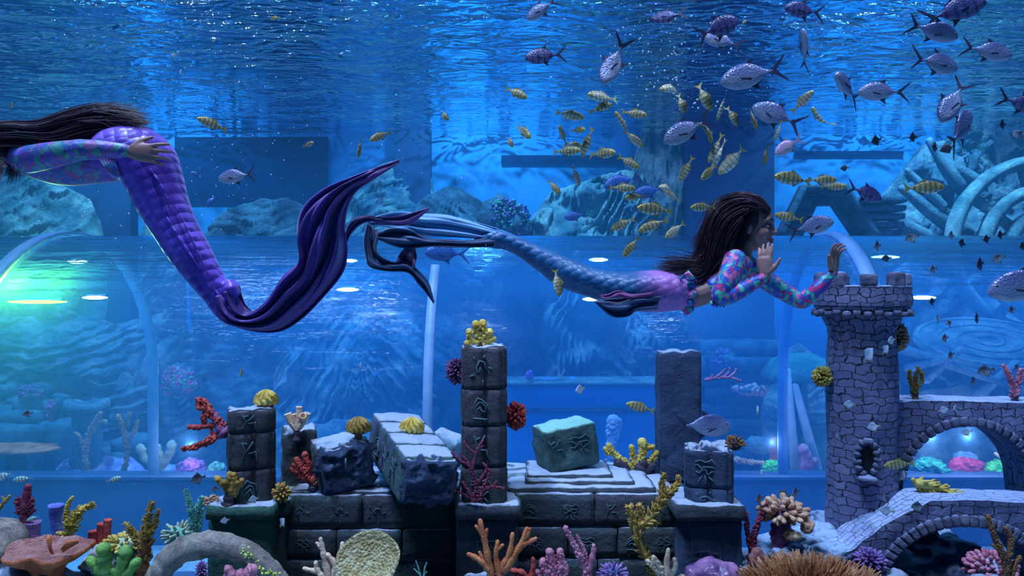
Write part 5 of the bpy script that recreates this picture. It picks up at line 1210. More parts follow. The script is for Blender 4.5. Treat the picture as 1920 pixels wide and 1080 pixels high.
def fishproto(kind, shape, bend, name):
    sh = SH[shape]; mats = FM[kind]
    def bd(p): 
        x = p.x; d = max(0, .25 - x); return Vector((x + abs(bend) * d * d * .25, p.y + bend * d * d, p.z))
    root = empty(name, (0, 0, 0))
    xs = [.5, .485, .46, .42, .36, .28, .18, .08, -.02, -.12, -.2, -.26, -.31, -.36 if shape != 'pomp' else -.28]
    if shape == 'pomp': xs = [.5, .485, .46, .42, .36, .28, .18, .08, -.02, -.1, -.16, -.21, -.25, -.28]
    top = [(x, z) for x, z in sh['top']][::-1]; bot = [(x, z) for x, z in sh['bot']][::-1]
    rows = []
    for x in xs:
        zt, zb = interp(top, x), interp(bot, x); c = (zt + zb) / 2; h = max(.004, (zt - zb) / 2)
        th = sh['th'] * min(1, (h / .12) ** .6) * (1 if x > 0 else max(.15, 1 + x * 2.3)); ring = []
        for j in range(14):
            a = 2 * PI * j / 14; ring.append(bd(Vector((x, th * math.cos(a) * (1 - .15 * math.sin(a)), c + h * math.sin(a)))))
        rows.append(ring)
    b = MB().grid(rows, closed_u=True, caps=True); b.build('body', mats[0], root)
    def fin(pts, nm):
        f = MB(); fr = [bd(Vector((x, .004, z))) for x, z in pts]; bk = [bd(Vector((x, -.004, z))) for x, z in pts]
        n = len(pts); f.add(fr + bk, [tuple(range(n)), tuple(range(2 * n - 1, n - 1, -1))] + [(i, i + n, (i + 1) % n + n, (i + 1) % n) for i in range(n)])
        return f.build(nm, mats[1], root, smooth=False)
    x0, x1, hh, fork = sh['tail']
    fin([(x0 + .02, .02), (x0 - .04, .05), (x1, hh), (x1 + .015, hh * .8), (x0 - .16 + fork if shape != 'pomp' else x0 - .08, .0), (x1 + .015, -hh * .8), (x1, -hh), (x0 - .04, -.05), (x0 + .02, -.02)], 'tail_fin')
    d = sh['dor']; fin(d, 'dorsal_fin'); fin(sh['an'], 'anal_fin')
    for s in (1, -1):
        f = MB(); p = [bd(Vector((.22, s * sh['th'] * .95, -.02))), bd(Vector((.08, s * (sh['th'] + .05), -.06))), bd(Vector((.06, s * (sh['th'] + .045), -.10))), bd(Vector((.2, s * sh['th'] * .93, -.05)))]
        q = [v + Vector((0, s * .004, 0)) for v in p]
        f.add(p + q, [(0, 1, 2, 3), (7, 6, 5, 4), (0, 4, 5, 1), (1, 5, 6, 2), (2, 6, 7, 3), (3, 7, 4, 0)]); f.build('pectoral_fin', mats[1], root, smooth=False)
        ze = interp(top, .40) * .35
        eo = MB().ball((.405, s * sh['th'] * .62, ze), (.026, .014, .026), 10, 6).build('eye', M_eyer, root)
        MB().ball((.407, s * (sh['th'] * .62 + .009), ze), (.017, .009, .017), 8, 5).build('pupil', M_eyeb, eo)
    return root
def copytree(o, parent=None):
    c = o.copy(); COL.objects.link(c); c.parent = parent
    for ch in [k for k in KIDS.get(o.name, [])]: copytree(ch, c)
    return c
LAND = [('the purple mermaid\'s head', 60, 250), ('the dark window', 470, 320), ('the tip of the purple fin', 745, 300), ('the blue fin', 780, 440), ('the striped shoal\'s left edge', 1060, 250), ('the craggy rock', 1180, 370), ('the swimming woman\'s hair', 1330, 420),
        ('the dark pier', 1370, 270), ('the raised hands', 1560, 420), ('the stepped gateway', 1545, 350), ('the stone wheel', 1860, 380), ('the castle battlements', 1640, 500), ('the tower shaft', 1620, 700), ('the upper bridge deck', 1800, 740), ('the bridge arch', 1790, 860),
        ('the tower foot', 1650, 960), ('the short right pillar', 1330, 860), ('the dark square pillar', 1280, 740), ('the tallest pillar', 905, 790), ('the carved left pillar', 470, 850), ('the green pedestal', 450, 980), ('the left ledge', 120, 890), ('the water surface at upper right', 1700, 60), ('the water surface at upper left', 450, 60), ('the bubble column', 1260, 100), ('the ringed disc', 1850, 620), ('the broken block', 640, 860)]
FISH = []
def fish(kind, shape, h, t, Y=3.6, yaw=0, roll=0, bend=0, desc=None):
    FISH.append(dict(kind=kind, shape=shape, h=h, t=t, Y=Y, yaw=yaw, roll=roll, bend=bend, desc=desc))
g = lambda hx, hy, tx, ty, Y=3.6, yaw=25, roll=0, bend=0, k='gold': fish(k, 'gold', (hx, hy), (tx, ty), Y, yaw, roll, bend)
s = lambda hx, hy, tx, ty, Y=4.0, yaw=15, roll=0, bend=0, k='silver': fish(k, 'pomp', (hx, hy), (tx, ty), Y, yaw, roll, bend)
for a in [(374, 224, 422, 242), (590, 268, 566, 274), (673, 297, 676, 260, 3.9), (695, 266, 732, 245, 3.9), (842, 227, 818, 203, 3.7, 20, 10, 1), (962, 277, 945, 250, 3.6, 20, 10, 1), (994, 262, 970, 232, 3.6, 45), (988, 187, 948, 162),
          (1100, 181, 1160, 184, 3.5, 30, 20, 0, 'goldpale'), (1149, 194, 1107, 208, 3.5, 15, 0, 1.2), (1096, 220, 1040, 212, 3.5, 15, 40, 0, 'goldpale'), (1211, 219, 1167, 207, 3.5), (1152, 212, 1186, 255, 3.4, 25, 30), (1205, 277, 1170, 243, 3.5, 15, 30, 0, 'goldpale'),
          (1096, 246, 1072, 242, 3.5, 50), (1047, 238, 1064, 270, 3.5, 35), (1092, 275, 1058, 268, 3.55, 20, 20, 0, 'goldpale'), (1092, 292, 1110, 241, 3.5), (1088, 284, 1038, 283, 3.45), (1152, 289, 1107, 287, 3.4, 40), (1197, 317, 1160, 291, 3.5), (1088, 347, 1072, 312, 3.5),
          (1050, 365, 1028, 337, 3.5), (1277, 339, 1297, 295, 3.6), (1235, 169, 1290, 159, 3.5, 10, 20, -1, 'goldpale'), (1285, 212, 1272, 176, 3.6, 20, 50, .8), (1337, 205, 1304, 162, 3.6, 20, 50, 1), (1347, 224, 1359, 177, 3.7, 20, 50), (1384, 235, 1365, 200, 3.7, 20, 40, 1),
          (1416, 245, 1407, 195, 3.7, 20, 50), (1331, 270, 1325, 212, 3.6, 20, 40, -.8), (1331, 304, 1352, 252, 3.6, 20, 20), (1312, 338, 1348, 307, 3.5), (1337, 318, 1358, 262, 3.65, 20, 40, 0, 'goldpale'), (1350, 325, 1398, 278, 3.4, 20, 0, .5, 'goldpale'), (1428, 311, 1444, 270, 3.8),
          (1454, 263, 1463, 227, 3.8, 20, 20, 0, 'goldpale'), (1521, 173, 1488, 208, 3.7, 25, 20, 0, 'goldpale'), (1519, 203, 1550, 250, 3.7, 20, 45, .8), (1233, 352, 1272, 350, 3.5, 20, 20, -.8, 'goldpale'), (1242, 357, 1276, 376, 3.55, 20, 0, 0, 'goldpale'),
          (1190, 355, 1143, 350, 3.5), (1170, 372, 1211, 366, 3.5, 20), (1193, 390, 1264, 396, 3.2, 10), (1293, 390, 1344, 387, 3.4, 10), (1147, 430, 1188, 411, 3.5, 30), (1197, 434, 1252, 412, 3.3, 10), (1246, 447, 1285, 417, 3.5, 15, 0, 0, 'goldpale'), (1167, 482, 1200, 444, 3.4, 15),
          (1449, 331, 1524, 340, 3.4, 10), (1568, 338, 1515, 337, 3.5, 10), (1583, 351, 1542, 348, 3.6), (1456, 401, 1502, 414, 3.7), (1769, 351, 1695, 353, 3.4, 5), (1049, 556, 1041, 504, 3.45, 10, 0, 0), (1174, 757, 1227, 771, 4.4, 5), (1659, 875, 1713, 867, 4.3, 10),
          (26, 193, 14, 208, 3.6), (505, 33, 527, 35, 4.2, 30), (403, 75, 396, 80, 4.2, 10), (454, 705, 455, 686, 4.6, 45), (1391, 45, 1402, 36, 3.6, 20, 0, 0, 'goldpale')]:
    g(*a)
for a in [(988, 31, 1046, 2, 4.1, 20), (1220, 34, 1288, 26, 4.2, 10, 15, 0, 'dark'), (984, 106, 1062, 103, 4.1, 10, 0, 0, 'dark'), (1127, 160, 1176, 76, 4.0, 15, 35, .6), (1387, 32, 1302, 74, 3.9, 15, 0, 0, 'dark'), (1320, 62, 1392, 92, 4.0, 15, 10), (1352, 152, 1474, 128, 3.7, 5),
          (1417, 194, 1500, 241, 3.8, 20, 0), (1245, 264, 1336, 221, 3.8, 5), (1496, 62, 1518, 126, 4.0, 35, 30), (1469, 16, 1548, 24, 4.3, 10, 0, 0, 'dark'), (1842, 4, 1732, 38, 4.0, 10, 0, 0, 'dark'), (1789, 74, 1706, 40, 3.9, 15, 20), (1893, 106, 1806, 84, 3.9, 10), (1803, 123, 1702, 112, 3.8, 15),
          (1555, 145, 1622, 186, 3.9, 35), (1613, 168, 1700, 176, 3.8, 15), (1759, 230, 1816, 148, 3.8, 10, 25), (1837, 204, 1763, 284, 3.7, 30), (1955, 208, 1872, 180, 3.7, 5, 0, 0, 'dark'), (1860, 546, 2010, 520, 3.0, 10), (1132, 350, 1204, 330, 5.3, 5, 0, 0, 'blue'), (1188, 365, 1250, 352, 5.4, 5, 0, 0, 'blue'),
          (1560, 414, 1478, 436, 4.2, 10), (1656, 372, 1585, 350, 5.2, 10, 0, 0, 'dark'), (1372, 800, 1262, 796, 4.2, 5), (409, 334, 480, 326, 4.4, 5), (797, 472, 882, 478, 5.3, 5, 0, 0, 'blue'), (1058, 408, 1102, 402, 5.4, 5, 0, 0, 'blue'), (1452, 289, 1508, 257, 3.7, 5, 0, 0, 'pink'),
          (358, 323, 376, 330, 4.8, 10, 0, 0, 'blue'), (388, 388, 406, 364, 4.8, 10, 0, 0, 'blue'), (1222, 815, 1222, 815)][:-1]:
    s(*a)
for (x, y, L, ang, k, Y) in [(1643, 263, 26, 200, 'monod', 3.9), (1712, 257, 22, 190, 'monod', 4.0), (1753, 276, 20, 170, 'monod', 4.0), (1776, 278, 24, 200, 'monod', 4.0), (1880, 233, 22, 185, 'monod', 4.1), (1908, 252, 20, 120, 'mono', 4.2), (1584, 315, 14, 180, 'monod', 4.4),
    (1645, 461, 22, 190, 'mono', 4.0), (1710, 446, 20, 200, 'mono', 4.2), (1784, 441, 18, 170, 'mono', 4.2), (1804, 456, 20, 160, 'monod', 4.2), (1850, 448, 20, 190, 'monod', 4.1), (1876, 440, 20, 190, 'monod', 4.1), (1918, 461, 20, 190, 'monod', 4.1), (1662, 484, 16, 190, 'monod', 3.9), (1750, 505, 20, 200, 'mono', 4.3),
    (1838, 495, 28, 195, 'monod', 3.9), (1872, 484, 22, 200, 'mono', 4.2), (1748, 565, 18, 190, 'monod', 4.0), (1759, 599, 20, 100, 'mono', 4.0), (1779, 606, 14, 100, 'mono', 4.3), (1832, 596, 22, 200, 'monod', 4.1), (1897, 581, 20, 200, 'mono', 4.2), (1772, 634, 20, 190, 'mono', 4.5), (1783, 666, 20, 200, 'mono', 4.5),
    (1848, 695, 26, 200, 'mono', 4.2), (1824, 715, 20, 20, 'mono', 4.3), (1628, 666, 28, 80, 'monop', 4.3), (1660, 656, 18, 80, 'monop', 4.4), (1672, 638, 20, 190, 'monop', 4.3), (1638, 800, 20, 200, 'monop', 4.4), (1420, 769, 18, 95, 'monop', 4.6), (1088, 730, 20, 190, 'monop', 4.9), (1593, 758, 20, 180, 'monop', 4.4),
    (1768, 769, 18, 20, 'monop', 4.4), (1792, 765, 16, 190, 'monop', 4.5), (1812, 810, 18, 200, 'monop', 4.6), (1427, 887, 16, 95, 'monop', 4.5), (1424, 935, 20, 185, 'mono', 4.7), (1470, 927, 20, 170, 'mono', 4.8), (1492, 924, 22, 190, 'mono', 4.75), (1662, 936, 18, 100, 'mono', 4.3), (1662, 957, 24, 175, 'monop', 4.3),
    (1690, 893, 26, 80, 'mono', 4.5), (1722, 950, 24, 190, 'mono', 4.3), (422, 976, 16, 190, 'monop', 4.4), (529, 980, 22, 60, 'monop', 4.4), (476, 936, 18, 190, 'monop', 4.55), (648, 869, 18, 95, 'monop', 4.7), (677, 686, 14, 95, 'monop', 4.9), (371, 897, 22, 190, 'mono', 4.7), (404, 917, 14, 180, 'mono', 4.6), (340, 137, 10, 100, 'monop', 4.2), (326, 104, 8, 170, 'monop', 4.2), (52, 776, 14, 190, 'mono', 5.2), (1575, 820, 20, 110, 'mono', 4.55), (1905, 690, 16, 20, 'mono', 4.5)]:
    a = R_(ang); dx, dy = math.cos(a) * L / 2, -math.sin(a) * L / 2
    fish(k, 'mono', (x + dx, y + dy), (x - dx, y - dy), Y, 20 + (x * 7 % 25), 0, 0)
for (x, y, L, ang, Y) in [(43, 898, 34, 185, 4.3), (6, 893, 44, 200, 4.2), (213, 899, 28, 15, 4.4), (62, 972, 24, 200, 4.2)]:
    a = R_(ang); fish('zebra', 'gold', (x + math.cos(a) * L / 2, y - math.sin(a) * L / 2), (x - math.cos(a) * L / 2, y + math.sin(a) * L / 2), Y, 10, 0, 0)
KN = {'gold': 'yellow dark-barred fish', 'goldpale': 'pale barred yellow fish', 'silver': 'violet-silver forktail fish', 'dark': 'dusky violet forktail fish', 'blue': 'dim blue forktail fish', 'pink': 'pale pink forktail fish', 'mono': 'grey diamond-shaped fish', 'monod': 'black diamond-shaped fish', 'monop': 'pale diamond-shaped fish', 'zebra': 'pale zebra-banded fish'}
GRP = {'gold': 'small yellow barred fish of the shoal', 'goldpale': 'small yellow barred fish of the shoal', 'silver': 'large forktail fish near the surface', 'dark': 'large forktail fish near the surface', 'blue': 'dim forktail fish behind', 'pink': 'large forktail fish near the surface', 'mono': 'diamond-shaped fish', 'monod': 'diamond-shaped fish', 'monop': 'diamond-shaped fish', 'zebra': 'zebra-banded fish'}
ONAME = {'gold': 'striped_fish', 'pomp': 'forktail_fish', 'mono': 'diamond_fish'}
def heading(f):
    dx, dy = f['h'][0] - f['t'][0], -(f['h'][1] - f['t'][1]); a = math.degrees(math.atan2(dy, dx)) % 360
    return ['facing right', 'nosing up right', 'nose up', 'nosing up left', 'facing left', 'nosing down left', 'nose down', 'nosing down right'][int((a + 22.5) // 45) % 8]
byl = {}
for f in FISH:
    cx, cy_ = (f['h'][0] + f['t'][0]) / 2, (f['h'][1] + f['t'][1]) / 2
    nm, lx, ly = min(LAND, key=lambda l: (l[1] - cx) ** 2 + (l[2] - cy_) ** 2)
    dx, dy = cx - lx, cy_ - ly
    rel = ('right of' if dx > 0 else 'left of') if abs(dx) > abs(dy) else ('below' if dy > 0 else 'above')
    if nm.startswith('the water surface'): rel = 'at'; nm = nm.replace('the water surface at', 'the') + ' near the water surface'
    f['c'] = (cx, cy_); f['lab'] = '%s %s %s %s' % (KN[f['kind']], heading(f), rel, nm)
    byl.setdefault(f['lab'], []).append(f)
ORD = ['first', 'second', 'third', 'fourth', 'fifth', 'sixth', 'seventh', 'eighth', 'ninth']
for lab, fs in byl.items():
    if len(fs) > 1:
        fs.sort(key=lambda f: f['c'][0])
        for i, f in enumerate(fs): f['lab'] = lab + ', ' + ORD[i] + ' from left'
protos = {}; KIDS = {}
for f in FISH:
    key = (f['kind'], f['shape'], f['bend'])
    first = key not in protos
    if first:
        protos[key] = fishproto(f['kind'], f['shape'], f['bend'], ONAME[f['shape']])
        KIDS.clear()
        for o in COL.objects:
            if o.parent is not None and o.parent.name not in KIDS: pass
    f['key'] = key; f['first'] = first
for o in COL.objects:
    if o.parent is not None: KIDS.setdefault(o.parent.name, []).append(o)
for f in FISH:
    root = protos[f['key']] if f['first'] else copytree(protos[f['key']])
    Y = f['Y']; H_, T_ = at(*f['h'], Y), at(*f['t'], Y); d = H_ - T_; L = d.length; yaw = R_(f['yaw']) * (1 if (int(f['c'][0]) % 3) else -1)
    h = (d.normalized() * math.cos(yaw) + Vector((0, -math.sin(yaw), 0))).normalized()
    up = Vector((0, 0, 1)) if abs(h.z) < .97 else Vector((1, 0, 0))
    z = (up - h * up.dot(h)).normalized(); y = z.cross(h)
    r = Matrix((h, y, z)).transposed() @ Matrix.Rotation(R_(f['roll']), 3, 'X')
    root.rotation_euler = r.to_euler(); root.location = (H_ + T_) / 2
    sc = L / max(.5, math.cos(yaw)); root.scale = (sc, sc, sc)
    tag(root, f['lab'], 'fish', GRP[f['kind']])

# bubbles and drifting specks
M_bub = mk('air_bubble', 'dff2ff', None, rough=.08, bump=0); rnd = random.Random(11)
b = MB()
for k in range(230):
    u = rnd.random(); x = 1235 + 120 * (rnd.gauss(0, .5)) + 40 * u; y = 15 + 190 * u ** .8 + rnd.gauss(0, 12)
    b.ball(at(x, max(2, y), 4.3 + rnd.uniform(-.25, .25)), m_(rnd.choice([.6, .8, 1.0, 1.4, 2.0]), 4.3), 6, 4)
tag(b.build('air_bubbles', M_bub, loc=at(1250, 100, 4.3)), 'scattered rising air bubbles near the surface left of the dark pier', 'bubbles', kind='stuff')
b = MB()
for k in range(330):
    x = rnd.choice([rnd.gauss(400, 110), rnd.gauss(300, 170), rnd.uniform(0, 1000)]); y = rnd.gauss(260, 110)
    if y < 3 or x < 3: continue
    b.ball(at(x, y, rnd.uniform(3.2, 4.6)), m_(rnd.choice([.45, .6, .8, 1.2]), 4), 5, 4)
tag(b.build('drifting_specks', M_bub, loc=at(350, 250, 4)), 'white specks drifting around the purple mermaid', 'specks', kind='stuff')
# ------------------------------------------------------------------ swimmers in mermaid tails
def skinmat(name, c1, c2):
    m = NT(name); v = m.coord('Object')
    m.pbr(m.ramp(m.noise(v, 12, 3), [(.3, lin(c1)), (.7, lin(c2))]), .5, m.bump(m.noise(v, 160, 3), .15, .002), **{'Subsurface Weight': .06, 'Subsurface Scale': .02}); return m.m
M_skin = skinmat('swimmer_skin', '9a6c64', 'b0847c')
def hairmat(name, c1, c2):
    m = NT(name); v = m.coord('Object', (1, 1, 1))
    m.pbr(m.ramp(m.noise(v, 30, 3), [(.3, lin(c1)), (.75, lin(c2))]), .45, m.bump(m.noise(v, 90, 3), .3, .004)); return m.m
M_hair = hairmat('dark_hair', '140a18', '4a2438')
def suitmat(name, cols, scale=34):
    """stretch fabric printed with coloured scale shapes"""
    m = NT(name); v = m.coord('Object')
    nz = m.n('TexNoise', ins={'Scale': 7, 'Detail': 2}); m.link(v, nz.inputs['Vector'])
    mx = m.n('Mix', data_type='VECTOR'); mx.inputs[0].default_value = .1; m.link(v, mx.inputs[4]); m.link(nz.outputs['Color'], mx.inputs[5])
    vo = m.n('TexVoronoi', ins={'Scale': scale, 'Randomness': .85}); m.link(mx.outputs[1], vo.inputs['Vector'])
    sp = m.n('SeparateColor'); m.link(vo.outputs['Color'], sp.inputs[0])
    n = len(cols)
    col = m.ramp(sp.outputs[0], [(i / n, lin(c)) for i, c in enumerate(cols)], 'CONSTANT')
    ed = m.n('TexVoronoi', feature='DISTANCE_TO_EDGE', ins={'Scale': scale, 'Randomness': .85}); m.link(mx.outputs[1], ed.inputs['Vector'])
    e = m.ramp(ed.outputs['Distance'], [(.02, (1, 1, 1, 1)), (.07, (0, 0, 0, 1))])
    col = m.mix(m.math('MULTIPLY', e, .45), col, lin('241c48'))
    m.pbr(col, .45, m.bump(vo.outputs['Distance'], .3, .004)); return m.m
M_suit1 = suitmat('printed_top_teal_pink', ['2fa8a8', 'c83c86', '3c5cc8', '56c8b4', '7a3cb0', '2c7ab8', 'e07ab0'], 52)
M_suit2 = suitmat('printed_top_multicolour', ['5a8ca8', '9a4c98', '4c5cb8', '4c9a98', '7a5cc0', '8c6c9c', '3c6cb0'], 46)
def tailmat(name, c1, c2, accent=None, ax=0, sc=30, bumps=.7):
    m = NT(name); v = m.coord('Object', (1, .7, 1), (0, R_(28), 0))
    vo = m.voro(v, sc, 'F1', 'Distance', .25)
    ed = m.n('TexVoronoi', feature='DISTANCE_TO_EDGE', ins={'Scale': sc, 'Randomness': .25}); m.link(v, ed.inputs['Vector'])
    col = m.ramp(m.noise(v, 6, 3), [(.3, lin(c1)), (.7, lin(c2))])
    if accent:
        sp = m.n('SeparateXYZ'); m.link(m.coord('Object'), sp.inputs[0])
        f = m.n('MapRange', interpolation_type='SMOOTHSTEP', ins={'From Min': ax - .07, 'From Max': ax + .07}); m.link(m.math('ADD', sp.outputs[0], m.math('MULTIPLY', m.math('SUBTRACT', m.noise(v, 8, 2), .5), .08)), f.inputs[0])
        col = m.mix(f.outputs[0], col, lin(accent))
    e = m.ramp(ed.outputs['Distance'], [(.0, (1, 1, 1, 1)), (.07, (0, 0, 0, 1))])
    col = m.mix(m.math('MULTIPLY', e, .3), col, lin('141040'))
    m.pbr(col, .42, m.bump(m.math('SUBTRACT', 1.0, vo), bumps, .012), **{'Sheen Weight': .2}); return m.m
def finclothmat(name, c1, c2, alpha=1.0, streak=26):
    m = NT(name); tc = m.n('UVMap'); mp = m.n('Mapping'); m.link(tc.outputs[0], mp.inputs[0]); mp.inputs['Scale'].default_value = (streak, 1.2, 1)
    nz = m.noise(mp.outputs[0], 1.0, 5, .6)
    m.pbr(m.ramp(nz, [(.32, lin(c1)), (.68, lin(c2))]), .5, m.bump(nz, .6, .02), Alpha=alpha, **{'Sheen Weight': .25}); return m.m

def ribbon(eA, eB, Y, n=70, m=26, folds=5, amp=.02, ph=0.0, dY=0.0, uv=True, taper=True, bow=0.0):
    A = spline([(a[0], a[1], a[2] if len(a) > 2 else 0) for a in eA], n); B = spline([(a[0], a[1], a[2] if len(a) > 2 else 0) for a in eB], n)
    rows = []; uvs = []
    for i in range(n):
        t = i / (n - 1); w_ = math.hypot(A[i][0] - B[i][0], A[i][1] - B[i][1]); am = amp * min(1, w_ / 40)
        r = []
        for j in range(m):
            u = j / (m - 1); yy = Y + dY * t + A[i][2] * (1 - u) + B[i][2] * u
            p = at(A[i][0] + (B[i][0] - A[i][0]) * u, A[i][1] + (B[i][1] - A[i][1]) * u, yy)
            wv = math.sin(u * folds * 2 * PI + 1.6 * math.sin(t * 5 + ph) + ph) + .5 * math.sin(u * folds * 4.6 * PI + t * 4 + ph * 2)
            p.y += am * wv - bow * math.sin(u * PI) * min(1, w_ / 60)
            r.append(p); uvs.append((u, t))
        rows.append(r)
    b = MB(); b.grid(rows, uvs=uvs); return b
SOL = lambda th: [('SOLIDIFY', {'thickness': th, 'offset': 0})]

def body_tube(b, pts, Y, flat, seg=20):
    """pts: (px, py, radius px, dY)"""
    n = len(pts) * 4; S = spline([(p[0], p[1], p[2], p[3] if len(p) > 3 else 0, (p[4] if len(p) > 4 else flat)) for p in pts], n)
    b.tube([at(s_[0], s_[1], Y + s_[3]) for s_ in S], [m_(s_[2], Y) for s_ in S], seg, flat=[s_[4] for s_ in S])
def hand(b, W, D, S, N, L=.17, curl=(15, 20, 25), spread=6, thumb=1, grow=0.0):
    """palm with four fingers and a thumb; D along the fingers, S towards the thumb, N out of the palm"""
    D = D.normalized(); N = (N - D * N.dot(D)).normalized(); S2 = D.cross(N).normalized(); S2 = S2 if S2.dot(S) > 0 else -S2
    k = L / .17; rows = []
    for (s_, hw, ht) in ((-.02, .022, .018), (.0, .025, .017), (.02, .033, .017), (.05, .040, .016), (.078, .040, .013), (.088, .034, .010)):
        c = W + D * s_ * k; rows.append([c + S2 * (math.cos(2 * PI * j / 16) * hw * k) + N * (math.sin(2 * PI * j / 16) * ht * k) for j in range(16)])
    b.grid(rows, closed_u=True, caps=True)
    for i, (off, ln, r) in enumerate(((.029, .070, .0088), (.010, .078, .0090), (-.010, .073, .0086), (-.028, .058, .0078))):
        ang = R_(spread) * (1.5 - i); d = (D * math.cos(ang) + S2 * math.sin(ang)).normalized(); p = W + D * .072 * k + S2 * off * k
        pts = [p]; a = 0
        for q, (fr, cu) in enumerate(zip((.45, .30, .25), curl)):
            a += R_(cu * (1 + .12 * i)); dd = d * math.cos(a) + N * math.sin(a); pts.append(pts[-1] + dd * (ln + .012) * fr * k)
        b.tube(pts, [r * k, r * k, r * .92 * k, r * .72 * k], 10)
    p = W + D * .018 * k + S2 * .024 * k; t = (D * .62 + S2 * .74 + N * .25).normalized(); t2 = (D * .85 + S2 * .45 + N * .25).normalized()
    b.tube([p - t * .012, p + t * .03 * k, p + t * .03 * k + t2 * .026 * k, p + t * .03 * k + t2 * .048 * k], [.014 * k, .012 * k, .0098 * k, .008 * k], 10)
def head(b, c, R):
    def e(x, y, z, rx, ry, rz, seg=20): b.ball(c + R @ Vector((x, y, z)), (rx, ry, rz), seg, 14, rot=R)
    e(-.012, 0, .035, .094, .074, .088); e(.028, 0, -.03, .058, .055, .084); e(.055, 0, -.092, .026, .026, .021)
    for s_ in (1, -1):
        e(.056, s_ * .036, -.022, .030, .026, .032); e(-.006, s_ * .072, -.006, .018, .010, .030); e(.062, s_ * .030, .040, .028, .026, .011)
    e(.070, 0, .05, .02, .04, .03); e(.076, 0, -.058, .022, .028, .022)
    b.tube([c + R @ Vector(p) for p in ((.086, 0, .028), (.096, 0, .005), (.110, 0, -.018), (.098, 0, -.027))], [.007, .0085, .0115, .010], 10)
    for s_ in (1, -1): e(.098, s_ * .010, -.022, .010, .007, .007, 10)
def facebits(root, c, R, smile=1):
    for s_ in (1, -1):
        eo = MB().ball(c + R @ Vector((.076, s_ * .029, .012)), (.011, .014, .0055), 14, 9, rot=R).build('eye', mk('eye_white', 'c8c4cc', None, rough=.2, bump=0) if s_ > 0 else bpy.data.materials['eye_white'], root)
        MB().ball(c + R @ Vector((.087, s_ * .030, .012)), (.0032, .006, .0048), 10, 6, rot=R).build('iris', M_eyeb, eo)
        MB().tube([c + R @ Vector(p) for p in ((.082, s_ * .014, .014), (.091, s_ * .028, .021), (.080, s_ * .044, .014))], [.0015, .0028, .0012], 6).build('eyelash', M_hair, root)
        MB().tube([c + R @ Vector(p) for p in ((.092, s_ * .012, .040), (.091, s_ * .030, .047), (.074, s_ * .052, .040))], [.003, .0036, .0015], 6).build('eyebrow', M_hair, root)
    lp = MB()
    lp.tube([c + R @ Vector(p) for p in ((.083, -.027, -.050), (.096, -.012, -.053), (.099, 0, -.055), (.096, .012, -.053), (.083, .027, -.050))], [.002, .0045, .005, .0045, .002], 8)
    lp.tube([c + R @ Vector(p) for p in ((.083, -.026, -.052), (.094, -.012, -.066), (.096, 0, -.069), (.094, .012, -.066), (.083, .026, -.052))], [.002, .0048, .0055, .0048, .002], 8)
    lp.build('lips', mk('lips', '8a2c48', 'a03c54', 20, .35, .1) if 'lips' not in bpy.data.materials else bpy.data.materials['lips'], root)
    MB().ball(c + R @ Vector((.090, 0, -.060)), (.005, .017, .006), 12, 6, rot=R).build('teeth', mk('teeth', 'd8d8e0', None, bump=0) if 'teeth' not in bpy.data.materials else bpy.data.materials['teeth'], root)
def hair(root, Y, strands, mat, seed=1, seg=4):
    """inner volume of thick locks under many fine strands"""
    rnd = random.Random(seed); b = MB()
    for (pts, r, cnt, jit, dep) in strands:
        for k in range(cnt * 7 + 10):
            lock = k < cnt * .8; ph = rnd.uniform(0, 6); jx, jy = rnd.gauss(0, 1), rnd.gauss(0, 1); dz = rnd.uniform(-dep, dep) * (.85 if lock else 1.08); n = 16; P = []
            wav = rnd.uniform(1.5, 4.5) if not lock else 1.5; spr = 1.0 if lock else 1.35
            for i, q in enumerate(spline(pts, n)):
                t = i / (n - 1); am = jit * spr * (.3 + 1.1 * t)
                P.append(at(q[0] + jx * am * .8 + wav * math.sin(t * 9 + ph) * t, q[1] + jy * am + wav * math.cos(t * 8 + ph) * t, Y + dz * (1 - .25 * t) + (q[2] if len(q) > 2 else 0)))
            rr = m_(r * rnd.uniform(.6, .95), Y) if lock else m_(rnd.uniform(.45, 1.15), Y)
            pw = 1.2 if lock else 2.5
            b.tube(P, [rr * (1 - .9 * (i / (n - 1)) ** pw) * (.8 if i == 0 else 1) for i in range(n)], 6 if lock else seg)
    return b.build('hair', mat, root)
REM = lambda v, it=6: [('REMESH', {'mode': 'VOXEL', 'voxel_size': v, 'use_smooth_shade': True}), ('SMOOTH', {'factor': .5, 'iterations': it})]

# ---- swimmer in the blue tail, facing right
Y1 = 3.75
w1 = empty('person', at(1300, 560, Y1), 'smiling long-haired woman swimming right in a teal-pink printed top and blue mermaid tail, palms raised', 'person')
Rh = Matrix.Rotation(R_(-32), 3, 'Z') @ Matrix.Rotation(R_(4), 3, 'Y')
hc1 = at(1413, 428, Y1)
b = MB()
torso1 = [(1215, 546, 30, 0, 1.45), (1262, 551, 27, 0, 1.4), (1300, 553, 24, 0, 1.35), (1338, 537, 26, 0, 1.45), (1368, 512, 27, 0, 1.6), (1388, 490, 21, 0, 1.7), (1397, 473, 13, 0, 1.05), (1404, 455, 13, 0, 1.0)]
body_tube(b, torso1, Y1, 1.4)
body_tube(b, [(1215, 546, 24, 0, 1.5), (1140, 540, 20, 0, 1.4), (1050, 505, 14, 0, 1.3), (985, 468, 10, 0, 1.2)], Y1, 1.3)
armR1 = [(1380, 484, 19, -.13, 1), (1368, 515, 18, -.17, 1), (1350, 552, 15, -.19, 1), (1362, 556, 14, -.19, 1), (1395, 542, 12, -.19, 1), (1432, 520, 7.5, -.19, 1)]
armL1 = [(1392, 490, 18, .13, 1), (1440, 528, 17, .10, 1), (1496, 562, 14, .05, 1), (1510, 560, 13.5, .03, 1), (1535, 540, 12, 0, 1), (1560, 512, 7.5, 0, 1)]
